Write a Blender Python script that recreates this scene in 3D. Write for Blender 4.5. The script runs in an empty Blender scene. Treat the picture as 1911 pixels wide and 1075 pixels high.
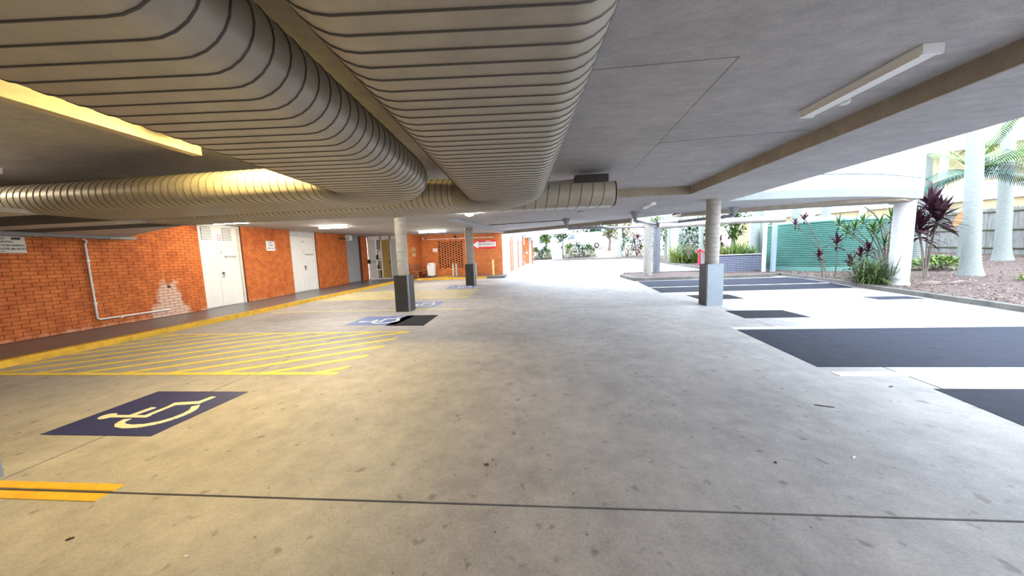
import bpy, bmesh, math, random
from mathutils import Vector, Matrix
random.seed(7)
C = bpy.context.scene.collection
S = bpy.context.scene
PI = math.pi
# ------------------------------------------------------------------ camera
cd = bpy.data.cameras.new('camera'); cam = bpy.data.objects.new('camera', cd); C.objects.link(cam); S.camera = cam
cd.sensor_width = 36; cd.lens = 594.6/1911*36; cd.clip_end = 500; cd.clip_start = 0.02
_y, _p, _r = -8.246e-2, .10266, -3.2676e-2
F = Vector((math.sin(_y)*math.cos(_p), math.cos(_y)*math.cos(_p), -math.sin(_p)))
R0 = Vector((math.cos(_y), -math.sin(_y), 0)); U0 = R0.cross(F)
RT = R0*math.cos(_r)+U0*math.sin(_r); UP = -R0*math.sin(_r)+U0*math.cos(_r)
cam.matrix_world = Matrix(((RT.x, UP.x, -F.x, 0), (RT.y, UP.y, -F.y, 0), (RT.z, UP.z, -F.z, 1.6), (0, 0, 0, 1)))
# ------------------------------------------------------------------ world, exposure
w = bpy.data.worlds.new('world'); S.world = w; w.use_nodes = True
nt = w.node_tree; nt.nodes.clear()
wo = nt.nodes.new('ShaderNodeOutputWorld'); bg = nt.nodes.new('ShaderNodeBackground')
tc = nt.nodes.new('ShaderNodeTexCoord'); sx = nt.nodes.new('ShaderNodeSeparateXYZ'); cr = nt.nodes.new('ShaderNodeValToRGB')
nt.links.new(tc.outputs['Generated'], sx.inputs[0]); nt.links.new(sx.outputs['Z'], cr.inputs[0])
cr.color_ramp.elements[0].position = 0.0; cr.color_ramp.elements[0].color = (.86, .93, 1, 1)
cr.color_ramp.elements[1].position = 1.0; cr.color_ramp.elements[1].color = (.70, .83, 1, 1)
nt.links.new(cr.outputs[0], bg.inputs[0]); nt.links.new(bg.outputs[0], wo.inputs[0])
bg.inputs[1].default_value = 4.2
S.view_settings.view_transform = 'Standard'; S.view_settings.look = 'None'; S.view_settings.gamma = 1
S.view_settings.use_curve_mapping = False; S.view_settings.exposure = 0.88
LAMP_WARM = 62.0; LAMP_WHITE = 150.0; LAMP_HID = 170.0
# hazy sun
sd = bpy.data.lights.new('sun', 'SUN'); so = bpy.data.objects.new('sun', sd); C.objects.link(so)
sd.energy = 0.3; sd.angle = math.radians(12); sd.color = (1, .95, .85)
so.rotation_euler = (math.radians(42), 0, math.radians(35))

# ------------------------------------------------------------------ helpers
def gz(Y): return max(0, min(Y-9.42, 12.58))*.0186 + max(0, min(Y-22, 16))*.035
def cz(Y): return 2.96 + max(0, Y-9)*.012
class MB:
    def __init__(s): s.v = []; s.f = []; s.m = []
    def add(s, vs, fs, mi=0):
        n = len(s.v); s.v += [tuple(v) for v in vs]; s.f += [tuple(i+n for i in f) for f in fs]; s.m += [mi]*len(fs); return s
    def box(s, x0, x1, y0, y1, z0, z1, mi=0):
        return s.add([(x0,y0,z0),(x1,y0,z0),(x1,y1,z0),(x0,y1,z0),(x0,y0,z1),(x1,y0,z1),(x1,y1,z1),(x0,y1,z1)],
              [(0,3,2,1),(4,5,6,7),(0,1,5,4),(1,2,6,5),(2,3,7,6),(3,0,4,7)], mi)
    def obox(s, c, d, rz=0, mi=0, ry=0):
        M = Matrix.Translation(c) @ Matrix.Rotation(rz, 4, 'Z') @ Matrix.Rotation(ry, 4, 'Y')
        hx, hy, hz = d[0]/2, d[1]/2, d[2]/2
        vs = [M @ Vector(p) for p in ((-hx,-hy,-hz),(hx,-hy,-hz),(hx,hy,-hz),(-hx,hy,-hz),(-hx,-hy,hz),(hx,-hy,hz),(hx,hy,hz),(-hx,hy,hz))]
        return s.add(vs, [(0,3,2,1),(4,5,6,7),(0,1,5,4),(1,2,6,5),(2,3,7,6),(3,0,4,7)], mi)
    def prism(s, pts, z0, z1, mi=0):
        n = len(pts); f0 = z0 if callable(z0) else (lambda x, y: z0); f1 = z1 if callable(z1) else (lambda x, y: z1)
        a = sum(pts[i][0]*pts[(i+1)%n][1]-pts[(i+1)%n][0]*pts[i][1] for i in range(n))
        if a < 0: pts = pts[::-1]
        vs = [(x, y, f0(x, y)) for x, y in pts] + [(x, y, f1(x, y)) for x, y in pts]
        return s.add(vs, [tuple(range(n))[::-1], tuple(range(n, 2*n))] + [(i, (i+1)%n, n+(i+1)%n, n+i) for i in range(n)], mi)
    def tube(s, path, r, n=8, mi=0, cap=True, flat=1.0):
        P = [Vector(p) for p in path]; rs = r if isinstance(r, (list, tuple)) else [r]*len(P); vs = []; fs = []
        up = None
        for i, p in enumerate(P):
            t = (P[min(i+1, len(P)-1)]-P[max(i-1, 0)]).normalized()
            if up is None: up = Vector((0,0,1)) if abs(t.z) < .9 else Vector((1,0,0))
            a = t.cross(up).normalized(); b = a.cross(t).normalized(); up = b
            for k in range(n):
                an = 2*PI*k/n; vs.append(p+(a*math.cos(an)+b*math.sin(an)*flat)*rs[i])
        for i in range(len(P)-1):
            for k in range(n):
                fs.append((i*n+k, i*n+(k+1)%n, (i+1)*n+(k+1)%n, (i+1)*n+k))
        if cap: fs.append(tuple(range(n))[::-1]); fs.append(tuple(range((len(P)-1)*n, len(P)*n)))
        return s.add(vs, fs, mi)
    def lathe(s, c, prof, n=24, mi=0):
        vs = []; fs = []; m = len(prof)
        for r, z in prof:
            for k in range(n): an = 2*PI*k/n; vs.append((c[0]+r*math.cos(an), c[1]+r*math.sin(an), c[2]+z))
        for i in range(m-1):
            for k in range(n): fs.append((i*n+k, i*n+(k+1)%n, (i+1)*n+(k+1)%n, (i+1)*n+k))
        fs.append(tuple(range(n))[::-1]); fs.append(tuple(range((m-1)*n, m*n)))
        return s.add(vs, fs, mi)
    def leaf(s, b, d, L, wd, droop=.5, seg=4, mi=0, fold=0.0):
        b = Vector(b); d = Vector(d).normalized(); h = Vector((d.x, d.y, 0))
        side = d.cross(Vector((0,0,1)));
        if side.length < 1e-3: side = Vector((1,0,0))
        side.normalize(); p = b.copy(); vs = []; cur = d.copy()
        for i in range(seg+1):
            t = i/seg; ww = wd*(0.35+1.3*t if t < .5 else 2.0*(1-t))*.5+.001
            vs += [p-side*ww, p+side*ww]; p = p+cur*(L/seg); cur = (cur+Vector((0,0,-droop/seg))).normalized()
        return s.add(vs, [(2*i, 2*i+1, 2*i+3, 2*i+2) for i in range(seg)], mi)
    def build(s, name, mats, parent=None, smooth=False, kind=None):
        me = bpy.data.meshes.new(name); me.from_pydata(s.v, [], s.f)
        for m in (mats if isinstance(mats, (list, tuple)) else [mats]): me.materials.append(m)
        if isinstance(mats, (list, tuple)): me.polygons.foreach_set('material_index', s.m)
        if smooth: me.polygons.foreach_set('use_smooth', [True]*len(s.f))
        me.update(); o = bpy.data.objects.new(name, me); C.objects.link(o)
        if parent: o.parent = parent
        if kind: o['kind'] = kind
        return o
def auto(o, deg=35):
    me = o.data; bm = bmesh.new(); bm.from_mesh(me)
    for e in bm.edges:
        if len(e.link_faces) == 2 and e.calc_face_angle(0) > math.radians(deg): e.smooth = False
    for f in bm.faces: f.smooth = True
    bm.to_mesh(me); bm.free(); return o
def bevel(o, wd, seg=2):
    m = o.modifiers.new('bevel', 'BEVEL'); m.width = wd; m.segments = seg; m.limit_method = 'ANGLE'; return o
def tag(o, label, cat, group=None, kind=None):
    o['label'] = label; o['category'] = cat
    if group: o['group'] = group
    if kind: o['kind'] = kind
    return o
def thing(name, label, cat, loc=(0,0,0), group=None):
    # parts are modelled in world coordinates; the Empty stands at the thing's base
    o = bpy.data.objects.new(name, None); C.objects.link(o); o.location = loc; o.empty_display_size = .1
    return tag(o, label, cat, group)
def fix(root):
    # children were modelled in world space: shift their meshes so that they are local to the thing's base
    loc = Vector(root.location)
    def rec(o):
        for ch in [c for c in bpy.data.objects if c.parent == o]:
            if ch.type == 'MESH' and not ch.get('_sh'):
                if ch.data.users == 1: ch.data.transform(Matrix.Translation(-loc))
                ch['_sh'] = 1
            rec(ch)
    rec(root)
    for o in bpy.data.objects:
        if '_sh' in o: del o['_sh']
    return root
def struct(o): o['kind'] = 'structure'; return o

# ------------------------------------------------------------------ materials
def mat(name, col, rough=.7, metal=0, noise=None, emit=None, estr=0, bump=0, bscale=40, spec=.5, alpha=1, trans=0, col2=None, nscale=3, stretch=None):
    m = bpy.data.materials.new(name); m.use_nodes = True; nt = m.node_tree; b = nt.nodes['Principled BSDF']
    b.inputs['Base Color'].default_value = (*col, 1); b.inputs['Roughness'].default_value = rough; b.inputs['Metallic'].default_value = metal
    b.inputs['Specular IOR Level'].default_value = spec
    if emit: b.inputs['Emission Color'].default_value = (*emit, 1); b.inputs['Emission Strength'].default_value = estr
    if trans: b.inputs['Transmission Weight'].default_value = trans
    geo = nt.nodes.new('ShaderNodeNewGeometry'); vec = geo.outputs['Position']
    if stretch:
        mp = nt.nodes.new('ShaderNodeMapping'); mp.inputs['Scale'].default_value = stretch; nt.links.new(vec, mp.inputs[0]); vec = mp.outputs[0]
    if noise or col2:
        n1 = nt.nodes.new('ShaderNodeTexNoise'); n1.inputs['Scale'].default_value = nscale; n1.inputs['Detail'].default_value = 8; n1.inputs['Roughness'].default_value = .65
        nt.links.new(vec, n1.inputs['Vector'])
        r = nt.nodes.new('ShaderNodeValToRGB'); nt.links.new(n1.outputs['Fac'], r.inputs[0])
        a = noise or .25
        c2 = col2 or tuple(c*(1-a) for c in col)
        r.color_ramp.elements[0].position = .32; r.color_ramp.elements[0].color = (*c2, 1)
        r.color_ramp.elements[1].position = .68; r.color_ramp.elements[1].color = (*(tuple(min(1, c*(1+a*.5)) for c in col) if not col2 else col), 1)
        nt.links.new(r.outputs[0], b.inputs['Base Color'])
    if bump:
        n2 = nt.nodes.new('ShaderNodeTexNoise'); n2.inputs['Scale'].default_value = bscale; n2.inputs['Detail'].default_value = 6
        nt.links.new(vec, n2.inputs['Vector']); bp = nt.nodes.new('ShaderNodeBump'); bp.inputs['Strength'].default_value = bump; bp.inputs['Distance'].default_value = .01
        nt.links.new(n2.outputs['Fac'], bp.inputs['Height']); nt.links.new(bp.outputs[0], b.inputs['Normal'])
    return m
def concrete(name, base, dark, rough=.75, scale=1.0, spots=True, bump=.15, stretch=(1,1,1)):
    m = bpy.data.materials.new(name); m.use_nodes = True; nt = m.node_tree; L = nt.links; b = nt.nodes['Principled BSDF']
    b.inputs['Roughness'].default_value = rough
    geo = nt.nodes.new('ShaderNodeNewGeometry'); mp = nt.nodes.new('ShaderNodeMapping'); mp.inputs['Scale'].default_value = stretch; L.new(geo.outputs['Position'], mp.inputs[0])
    def noise(sc, det, ro=.6):
        n = nt.nodes.new('ShaderNodeTexNoise'); n.inputs['Scale'].default_value = sc*scale; n.inputs['Detail'].default_value = det; n.inputs['Roughness'].default_value = ro
        L.new(mp.outputs[0], n.inputs['Vector']); return n.outputs['Fac']
    def ramp(s, a, ca, c, cb):
        r = nt.nodes.new('ShaderNodeValToRGB'); L.new(s, r.inputs[0]); e = r.color_ramp.elements
        e[0].position = a; e[0].color = (*ca, 1); e[1].position = c; e[1].color = (*cb, 1); return r.outputs[0]
    def mix(t, f, a, c):
        x = nt.nodes.new('ShaderNodeMix'); x.data_type = 'RGBA'; x.blend_type = t; x.inputs[0].default_value = f; L.new(a, x.inputs[6]); L.new(c, x.inputs[7]); return x.outputs[2]
    big = ramp(noise(.5, 8, .7), .3, dark, .7, base)
    med = ramp(noise(4, 10, .75), .25, (.72,.72,.72), .7, (1.08,1.08,1.08))
    fine = ramp(noise(55, 6, .85), .3, (.66,.66,.66), .7, (1.24,1.24,1.24))
    c = mix('MULTIPLY', .8, big, med); c = mix('MULTIPLY', .8, c, fine)
    if spots:
        sp = ramp(noise(9, 2, .4), .66, (1,1,1), .73, (.5,.48,.47)); c = mix('MULTIPLY', .7, c, sp)
        vo = nt.nodes.new('ShaderNodeTexVoronoi'); vo.inputs['Scale'].default_value = 5.5; L.new(geo.outputs['Position'], vo.inputs['Vector'])
        c = mix('MULTIPLY', .8, c, ramp(vo.outputs['Distance'], .03, (.3,.28,.27), .05, (1,1,1)))
    L.new(c, b.inputs['Base Color'])
    bp = nt.nodes.new('ShaderNodeBump'); bp.inputs['Strength'].default_value = bump; bp.inputs['Distance'].default_value = .006
    L.new(noise(70, 8, .8), bp.inputs['Height']); L.new(bp.outputs[0], b.inputs['Normal'])
    return m
def brickmat(name, axis, c1, c2, mortar, bw=.24, bh=.086, eff=None):
    m = bpy.data.materials.new(name); m.use_nodes = True; nt = m.node_tree; L = nt.links; b = nt.nodes['Principled BSDF']; b.inputs['Roughness'].default_value = .8
    geo = nt.nodes.new('ShaderNodeNewGeometry'); sp = nt.nodes.new('ShaderNodeSeparateXYZ'); cb = nt.nodes.new('ShaderNodeCombineXYZ')
    L.new(geo.outputs['Position'], sp.inputs[0]); L.new(sp.outputs[axis], cb.inputs[0]); L.new(sp.outputs[2], cb.inputs[1])
    t = nt.nodes.new('ShaderNodeTexBrick'); L.new(cb.outputs[0], t.inputs['Vector']); t.inputs['Scale'].default_value = 1
    t.inputs['Brick Width'].default_value = bw; t.inputs['Row Height'].default_value = bh; t.inputs['Mortar Size'].default_value = .006
    t.inputs['Color1'].default_value = (*c1, 1); t.inputs['Color2'].default_value = (*c2, 1); t.inputs['Mortar'].default_value = (*mortar, 1)
    L.new(t.outputs['Color'], b.inputs['Base Color'])
    bp = nt.nodes.new('ShaderNodeBump'); bp.inputs['Strength'].default_value = .5; bp.inputs['Distance'].default_value = .01; bp.invert = True
    L.new(t.outputs['Fac'], bp.inputs['Height']); L.new(bp.outputs[0], b.inputs['Normal'])
    return m
def wallbrick(name, c1, c2, pale):
    # fired brick with the pale salt bloom the wall really has around the capped pipe
    m = bpy.data.materials.new(name); m.use_nodes = True; nt = m.node_tree; L = nt.links; b = nt.nodes['Principled BSDF']; b.inputs['Roughness'].default_value = .75
    geo = nt.nodes.new('ShaderNodeNewGeometry'); sp = nt.nodes.new('ShaderNodeSeparateXYZ'); L.new(geo.outputs['Position'], sp.inputs[0])
    n = nt.nodes.new('ShaderNodeTexNoise'); n.inputs['Scale'].default_value = 4.5; n.inputs['Detail'].default_value = 5; L.new(geo.outputs['Position'], n.inputs['Vector'])
    r = nt.nodes.new('ShaderNodeValToRGB'); L.new(n.outputs['Fac'], r.inputs[0]); r.color_ramp.elements[0].position = .35; r.color_ramp.elements[0].color = (*c1, 1)
    r.color_ramp.elements[1].position = .65; r.color_ramp.elements[1].color = (*c2, 1)
    def M(op, a, c, clamp=False):
        x = nt.nodes.new('ShaderNodeMath'); x.operation = op; x.use_clamp = clamp
        for i, q in enumerate((a, c)):
            if isinstance(q, (int, float)): x.inputs[i].default_value = q
            else: L.new(q, x.inputs[i])
        return x.outputs[0]
    wob = M('MULTIPLY', M('SUBTRACT', n.outputs['Fac'], .5), .5)
    # trapezoid: half-width shrinks with height, centred on Y=8.55
    d = M('ABSOLUTE', M('SUBTRACT', sp.outputs[1], 8.57), 0)
    hw = M('SUBTRACT', .62, M('MULTIPLY', sp.outputs[2], .36))
    e = M('MULTIPLY', M('SUBTRACT', M('ADD', hw, wob), d), 9, True)
    top = M('MULTIPLY', M('SUBTRACT', M('ADD', 1.2, wob), sp.outputs[2]), 9, True)
    e = M('MULTIPLY', e, top)
    low = M('MULTIPLY', M('SUBTRACT', M('ADD', .24, wob), sp.outputs[2]), 5, True)
    e = M('MAXIMUM', M('MULTIPLY', e, .8), M('MULTIPLY', low, .45))
    mx = nt.nodes.new('ShaderNodeMix'); mx.data_type = 'RGBA'; L.new(e, mx.inputs[0]); L.new(r.outputs[0], mx.inputs[6]); mx.inputs[7].default_value = (*pale, 1)
    L.new(mx.outputs[2], b.inputs['Base Color'])
    n2 = nt.nodes.new('ShaderNodeTexNoise'); n2.inputs['Scale'].default_value = 60; L.new(geo.outputs['Position'], n2.inputs['Vector'])
    bp = nt.nodes.new('ShaderNodeBump'); bp.inputs['Strength'].default_value = .3; bp.inputs['Distance'].default_value = .004; L.new(n2.outputs['Fac'], bp.inputs['Height']); L.new(bp.outputs[0], b.inputs['Normal'])
    return m
M_floor = concrete('floor concrete', (.53,.50,.485), (.31,.295,.295), rough=.6)
M_joint = mat('joint', (.02,.018,.016), .9)
M_path = concrete('footpath', (.16,.17,.19), (.12,.125,.14), rough=.35, spots=False, bump=.08)
M_ceil = concrete('ceiling concrete', (.52,.50,.50), (.40,.39,.395), rough=.85, spots=False, stretch=(1,2.2,1), bump=.1)
M_ceilw = concrete('soffit', (.50,.50,.50), (.42,.42,.42), rough=.8, spots=False, bump=.1)
M_edge = concrete('slab edge', (.42,.36,.28), (.32,.27,.21), rough=.85, spots=False)
M_col = concrete('column concrete', (.44,.41,.37), (.30,.28,.25), rough=.7, spots=False, scale=2)
M_duct = mat('duct metal', (.42,.385,.32), .42, .15, noise=.14, nscale=6, bump=.03, bscale=120)
M_seam = mat('duct seam', (.10,.09,.08), .55, .2)
M_white = mat('white paint', (.80,.81,.82), .5)
M_whiteb = mat('bright white wall', (.62,.64,.66), .6, noise=.06)
M_door = mat('door paint', (.83,.83,.82), .35, noise=.05)
M_gdoor = mat('grey door paint', (.36,.37,.40), .4, noise=.08)
M_dark = mat('dark', (.015,.014,.013), .8)
M_black = mat('black', (.02,.02,.022), .5)
M_steel = mat('steel', (.5,.5,.5), .3, .8)
M_clad = mat('dark column sheet', (.055,.05,.046), .38, .35, noise=.25, nscale=4, bump=.05, bscale=20)
M_clad2 = mat('light column sheet', (.24,.28,.32), .35, .2, noise=.1, nscale=4)
M_cladk = mat('column sheet edge', (.05,.048,.046), .5, .2)
M_yel = mat('yellow line paint', (.90,.70,.10), .55, noise=.22, nscale=9)
M_yk = mat('kerb yellow paint', (.70,.42,.03), .5, noise=.3, nscale=6)
M_kerb = concrete('kerb concrete', (.22,.21,.19), (.10,.095,.085), rough=.85, spots=False, scale=3)
M_wl = mat('white line paint', (.82,.82,.78), .6, noise=.12, nscale=12)
M_blue = mat('blue bay paint', (.024,.036,.16), .5, noise=.25, nscale=20)
M_blue2 = mat('worn blue bay paint', (.13,.19,.45), .55, noise=.3, nscale=14)
M_cream = mat('symbol paint', (.82,.74,.55), .6, noise=.08, nscale=20)
M_tar = mat('slate bay coating', (.030,.034,.052), .85, spec=.2, noise=.2, nscale=5, bump=.08, bscale=150)
M_tar2 = mat('dark patch coating', (.02,.022,.028), .85, spec=.2, noise=.2, nscale=8)
M_red = mat('sign red', (.72,.03,.04), .5)
M_mort = mat('mortar', (.17,.055,.02), .95, noise=.2, nscale=20)
M_brick = wallbrick('orange brick', (.48,.115,.022), (.68,.19,.04), (.72,.56,.48))
M_brickx = brickmat('brick facing', 0, (.50,.135,.03), (.66,.20,.05), (.30,.12,.05))
M_bricky = brickmat('brick side', 1, (.44,.11,.02), (.56,.16,.035), (.24,.09,.035))
M_brickred = brickmat('red brick', 1, (.60,.16,.09), (.66,.2,.12), (.4,.15,.1))
M_wood = mat('bench wood', (.30,.11,.05), .5, noise=.35, nscale=3, stretch=(8,1,8))
M_ply = mat('timber door', (.42,.30,.10), .45, noise=.3, nscale=5, stretch=(3,3,.6))
M_pipe = mat('pipe', (.22,.23,.26), .4, noise=.1)
M_cbeam = mat('cream beam paint', (.42,.39,.35), .6, noise=.12)
M_tank = mat('tank green', (.15,.33,.29), .35, .15, noise=.1, nscale=2)
M_tile = mat('grid tile', (.25,.27,.36), .4, noise=.1)
M_grout = mat('grout', (.035,.04,.07), .8)
M_mulch = mat('mulch', (.15,.10,.085), .95, nscale=14, col2=(.05,.03,.025), bump=.9, bscale=25)
M_chip = mat('dry leaf litter', (.30,.235,.20), .9, noise=.5, nscale=15)
M_trunk = mat('palm trunk', (.24,.265,.25), .8, noise=.25, nscale=9, stretch=(1,1,6), bump=.5, bscale=6)
M_bark = mat('bark', (.17,.14,.12), .9, noise=.3, nscale=10)
M_grn = mat('leaf green', (.055,.13,.02), .5, col2=(.02,.06,.012), nscale=2)
M_grnb = mat('bright leaf green', (.13,.24,.03), .5, col2=(.05,.13,.02), nscale=3)
M_yg = mat('yellow green blades', (.24,.27,.05), .6, col2=(.10,.16,.03), nscale=5)
M_dkg = mat('dark green blades', (.055,.10,.03), .6, col2=(.02,.045,.015), nscale=6)
M_pur = mat('burgundy leaf', (.05,.012,.025), .45, col2=(.02,.006,.012), nscale=6)
M_purb = mat('pinkish red leaf', (.18,.035,.06), .45, col2=(.06,.012,.025), nscale=6)
M_orange = mat('dry sheath', (.36,.18,.075), .8, noise=.2)
M_teal = mat('blue green leaf', (.05,.14,.10), .5, col2=(.02,.065,.045), nscale=3)
M_fence = mat('weathered paling', (.21,.215,.205), .9, noise=.35, nscale=4, stretch=(1,1,.3))
M_rail = mat('mossy rail', (.08,.08,.045), .9, noise=.3)
M_ybrick = brickmat('cream brick', 0, (.72,.58,.30), (.80,.66,.38), (.6,.5,.3), .3, .1)
M_bal = mat('balcony render', (.42,.50,.53), .6, noise=.05)
M_glass = mat('window glass', (.10,.13,.16), .08, 0, spec=.8)
M_pglass = mat('pale glass', (.55,.68,.72), .08, 0, spec=.8)
M_carw = mat('van paint', (.55,.56,.58), .25)
M_hyd = mat('hydrant red', (.60,.03,.07), .4)
M_lampw = mat('lamp white', (1,1,1), .5, emit=(1,.93,.80), estr=LAMP_WHITE)
M_lampy = mat('lamp warm', (1,1,1), .5, emit=(1,.80,.50), estr=LAMP_WARM)
M_lampd = mat('lamp dim white', (1,1,1), .5, emit=(1,.93,.82), estr=14)
M_lampo = mat('lamp amber', (1,1,1), .5, emit=(1,.84,.58), estr=60)
M_lamph = mat('lamp yellow', (1,1,1), .5, emit=(1,.74,.26), estr=LAMP_HID)
M_txt = mat('lettering dark', (.06,.06,.06), .6)
M_txtb = mat('lettering blue', (.05,.12,.35), .6)
M_txto = mat('lettering orange', (.80,.35,.12), .6)
M_sign = mat('sign face', (.75,.74,.70), .5)
M_rust = mat('dry debris', (.06,.04,.03), .9)
M_paper = mat('paper scrap', (.8,.8,.76), .8)

def text(name, s, size, mtl, parent, loc, face, ext=.002, sx=1.0, align='CENTER'):
    # face: 'x' text readable from +x side, 'y' readable from -y side (towards the camera)
    cu = bpy.data.curves.new(name, 'FONT'); cu.body = s; cu.size = size; cu.extrude = ext; cu.align_x = align; cu.align_y = 'CENTER'; cu.resolution_u = 2
    o = bpy.data.objects.new(name, cu); C.objects.link(o)
    dg = bpy.context.evaluated_depsgraph_get(); me = bpy.data.meshes.new_from_object(o.evaluated_get(dg)); bpy.data.objects.remove(o)
    me.transform(Matrix.Scale(sx, 4, (1,0,0)))
    if face == 'x': Rm = Matrix(((0,0,1,0),(1,0,0,0),(0,1,0,0),(0,0,0,1)))
    else: Rm = Matrix(((1,0,0,0),(0,0,-1,0),(0,1,0,0),(0,0,0,1)))
    me.transform(Matrix.Translation(loc) @ Rm)
    me.materials.clear(); me.materials.append(mtl)
    ob = bpy.data.objects.new(name, me); C.objects.link(ob)
    if parent: ob.parent = parent
    return ob

# =================================================================== FLOOR
KY = [(-8,9.8),(3,9.95),(6,10.2),(7.7,10.5),(8.5,10.73),(9.42,10.94),(9.7,11.0),(11,11.2),(12.3,11.42),(13.6,11.8),(15.2,12.1),(16.3,12.1)]
def kx(Y):
    for (a, b), (c, d) in zip(KY, KY[1:]):
        if Y <= c: return b+(d-b)*(Y-a)/(c-a)
    if Y < 19: return 12.1
    if Y < 21: return 12.1-(Y-19)*.6
    return 10.9
fl = MB()
ys = [-8,0,9.42,12,15,18,20,22,26,30,34,38.4]
for a, b in zip(ys, ys[1:]):
    fl.add([(-12,a,gz(a)-.03),(14,a,gz(a)-.03),(14,b,gz(b)-.03),(-12,b,gz(b)-.03)], [(0,1,2,3)])
floor = struct(fl.build('floor', M_joint))
def slab(pts, dz=0):
    m = MB(); m.prism(pts, lambda x, y: gz(y)-.03+.001, lambda x, y: gz(y)+dz); return m.build('slab', M_floor, floor)
XJ = lambda y: 4.29+(y-3.05)*.11     # right longitudinal joint
g = .009; kxl = lambda y: -8.93 if y < 9 else -8.93+(y-9)*.033
rows = [(-8,1.885),(1.885,9.42),(9.42,16)]
for a, b in rows:
    slab([(-9.0,a+g),(-4.18-g,a+g),(-4.18-g,b-g),(-9.0,b-g)])
    slab([(-4.18+g,a+g),(XJ(a)-g,a+g),(XJ(b)-g,b-g),(-4.18+g,b-g)])
    rk = [(kx(t)+.1, t) for t in (b-g, *[y for y, _ in KY[::-1] if a < y < b], a+g)]
    slab([(XJ(a)+g,a+g)]+rk[::-1]+[(XJ(b)+g,b-g)])
for a, b in ((16,19),(19,22),(22,30),(30,38.3)):
    slab([(-9.0 if a < 20 else -3,a+g),(13.2,a+g),(13.2,b-g),(-9.0 if a < 20 else -3,b-g)])
# ------------------------------------------------------------------ footpath and yellow kerb
KP = [(-8.93,-8),(-8.93,9.42),(-8.78,12.5),(-8.6,16),(-8.5,18.4),(-8.1,19.4),(-7.3,19.78),(-4.2,19.78),(-3.2,19.78),(-2.2,19.77)]
fp = MB()
def strip(m, pts, w0, w1, z0, z1, mi=0):
    # closed band between offsets w0 and w1 to the left of the path, following the ground
    n = []
    for i in range(len(pts)):
        a = Vector(pts[max(0,i-1)]); b = Vector(pts[min(len(pts)-1,i+1)]); d = (b-a).normalized(); n.append(Vector((-d.y, d.x)))
    for i in range(len(pts)-1):
        q = [Vector(pts[i])+n[i]*w0, Vector(pts[i+1])+n[i+1]*w0, Vector(pts[i+1])+n[i+1]*w1, Vector(pts[i])+n[i]*w1]
        m.prism([(p.x, p.y) for p in q], lambda x, y: gz(y)+z0, lambda x, y: gz(y)+z1, mi)
ft = MB()
ypts = [-8,0,6,9.42,12,15,18,19.9]
for a, b in zip(ypts, ypts[1:]):
    ft.prism([(-11.2,a),(-8.2 if a < 18 else -7.9,a),(-8.2 if b < 18 else -7.9,b),(-11.2,b)][:] if False else [(-11.2,a),(kxl(min(a,18))-.14,a),(kxl(min(b,18))-.14,b),(-11.2,b)], lambda x, y: gz(y)-.05, lambda x, y: gz(y)+.12)
ft.prism([(-11.2,19.9),(-8.55,19.0),(-8.0,19.7),(-7.3,19.92),(-2.2,19.9),(-2.2,22),(-11.2,22)], lambda x, y: gz(y)-.05, lambda x, y: gz(y)+.119)
footpath = struct(ft.build('footpath', M_path))
k1 = MB(); strip(k1, KP[:9], 0, .15, -.04, .125)
kerb_y = struct(k1.build('kerb_strip', M_yk))
k2 = MB(); strip(k2, KP[8:], 0, .15, -.04, .125); k2.prism([(-2.2,19.77),(-2.05,19.77),(-2.05,21.3),(-2.2,21.3)], lambda x, y: gz(y)-.04, lambda x, y: gz(y)+.125)
k2o = struct(k2.build('kerb_strip', M_kerb))

# =================================================================== CEILING
cl = MB()
cl.box(-12, 3.82, -8, 8.42, 3.15, 3.35)                       # recessed main soffit
def cpr(m, pts, dz0=0, th=.35, mi=0): m.prism(pts, lambda x, y: cz(y)+dz0, lambda x, y: cz(y)+th, mi)
cpr(cl, [(3.82,-8),(5.42,-8),(5.5,5.3),(5.56,8.42),(3.82,8.42)])
cpr(cl, [(-12,8.42),(5.56,8.42),(5.58,9),(-12,9)])
cpr(cl, [(-12,9),(5.58,9),(5.6,9.93),(5.6,12.9),(4.25,14.75),(1.48,16.95),(-12,16.95)])
cpr(cl, [(-12,16.95),(1.48,16.95),(-2.1,20.05),(-2.5,21.6),(-12,21.6)])
ceiling = struct(cl.build('ceiling', M_ceil))
# downstand faces (raw, browner concrete)
eb = MB(); eb.box(3.80, 3.83, -8, 8.40, 2.955, 3.16); e1 = eb.build('downstand_face', M_edge, ceiling)
eb = MB(); eb.box(-12, 3.83, 8.39, 8.425, 2.955, 3.16); eb.build('downstand_face', M_edge, ceiling)
# formwork seams on the soffit
sm = MB()
for pts in ([(1.89,6.85),(1.68,2.92)], [(.3,2.95),(1.68,2.92)], [(1.79,4.96),(3.7,4.8)], [(-3.4,8.3),(-3.4,4.0)]):
    sm.tube([(x, y, 3.151) for x, y in pts], .004, 4)
sm.build('formwork_seam', M_seam, ceiling)
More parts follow.
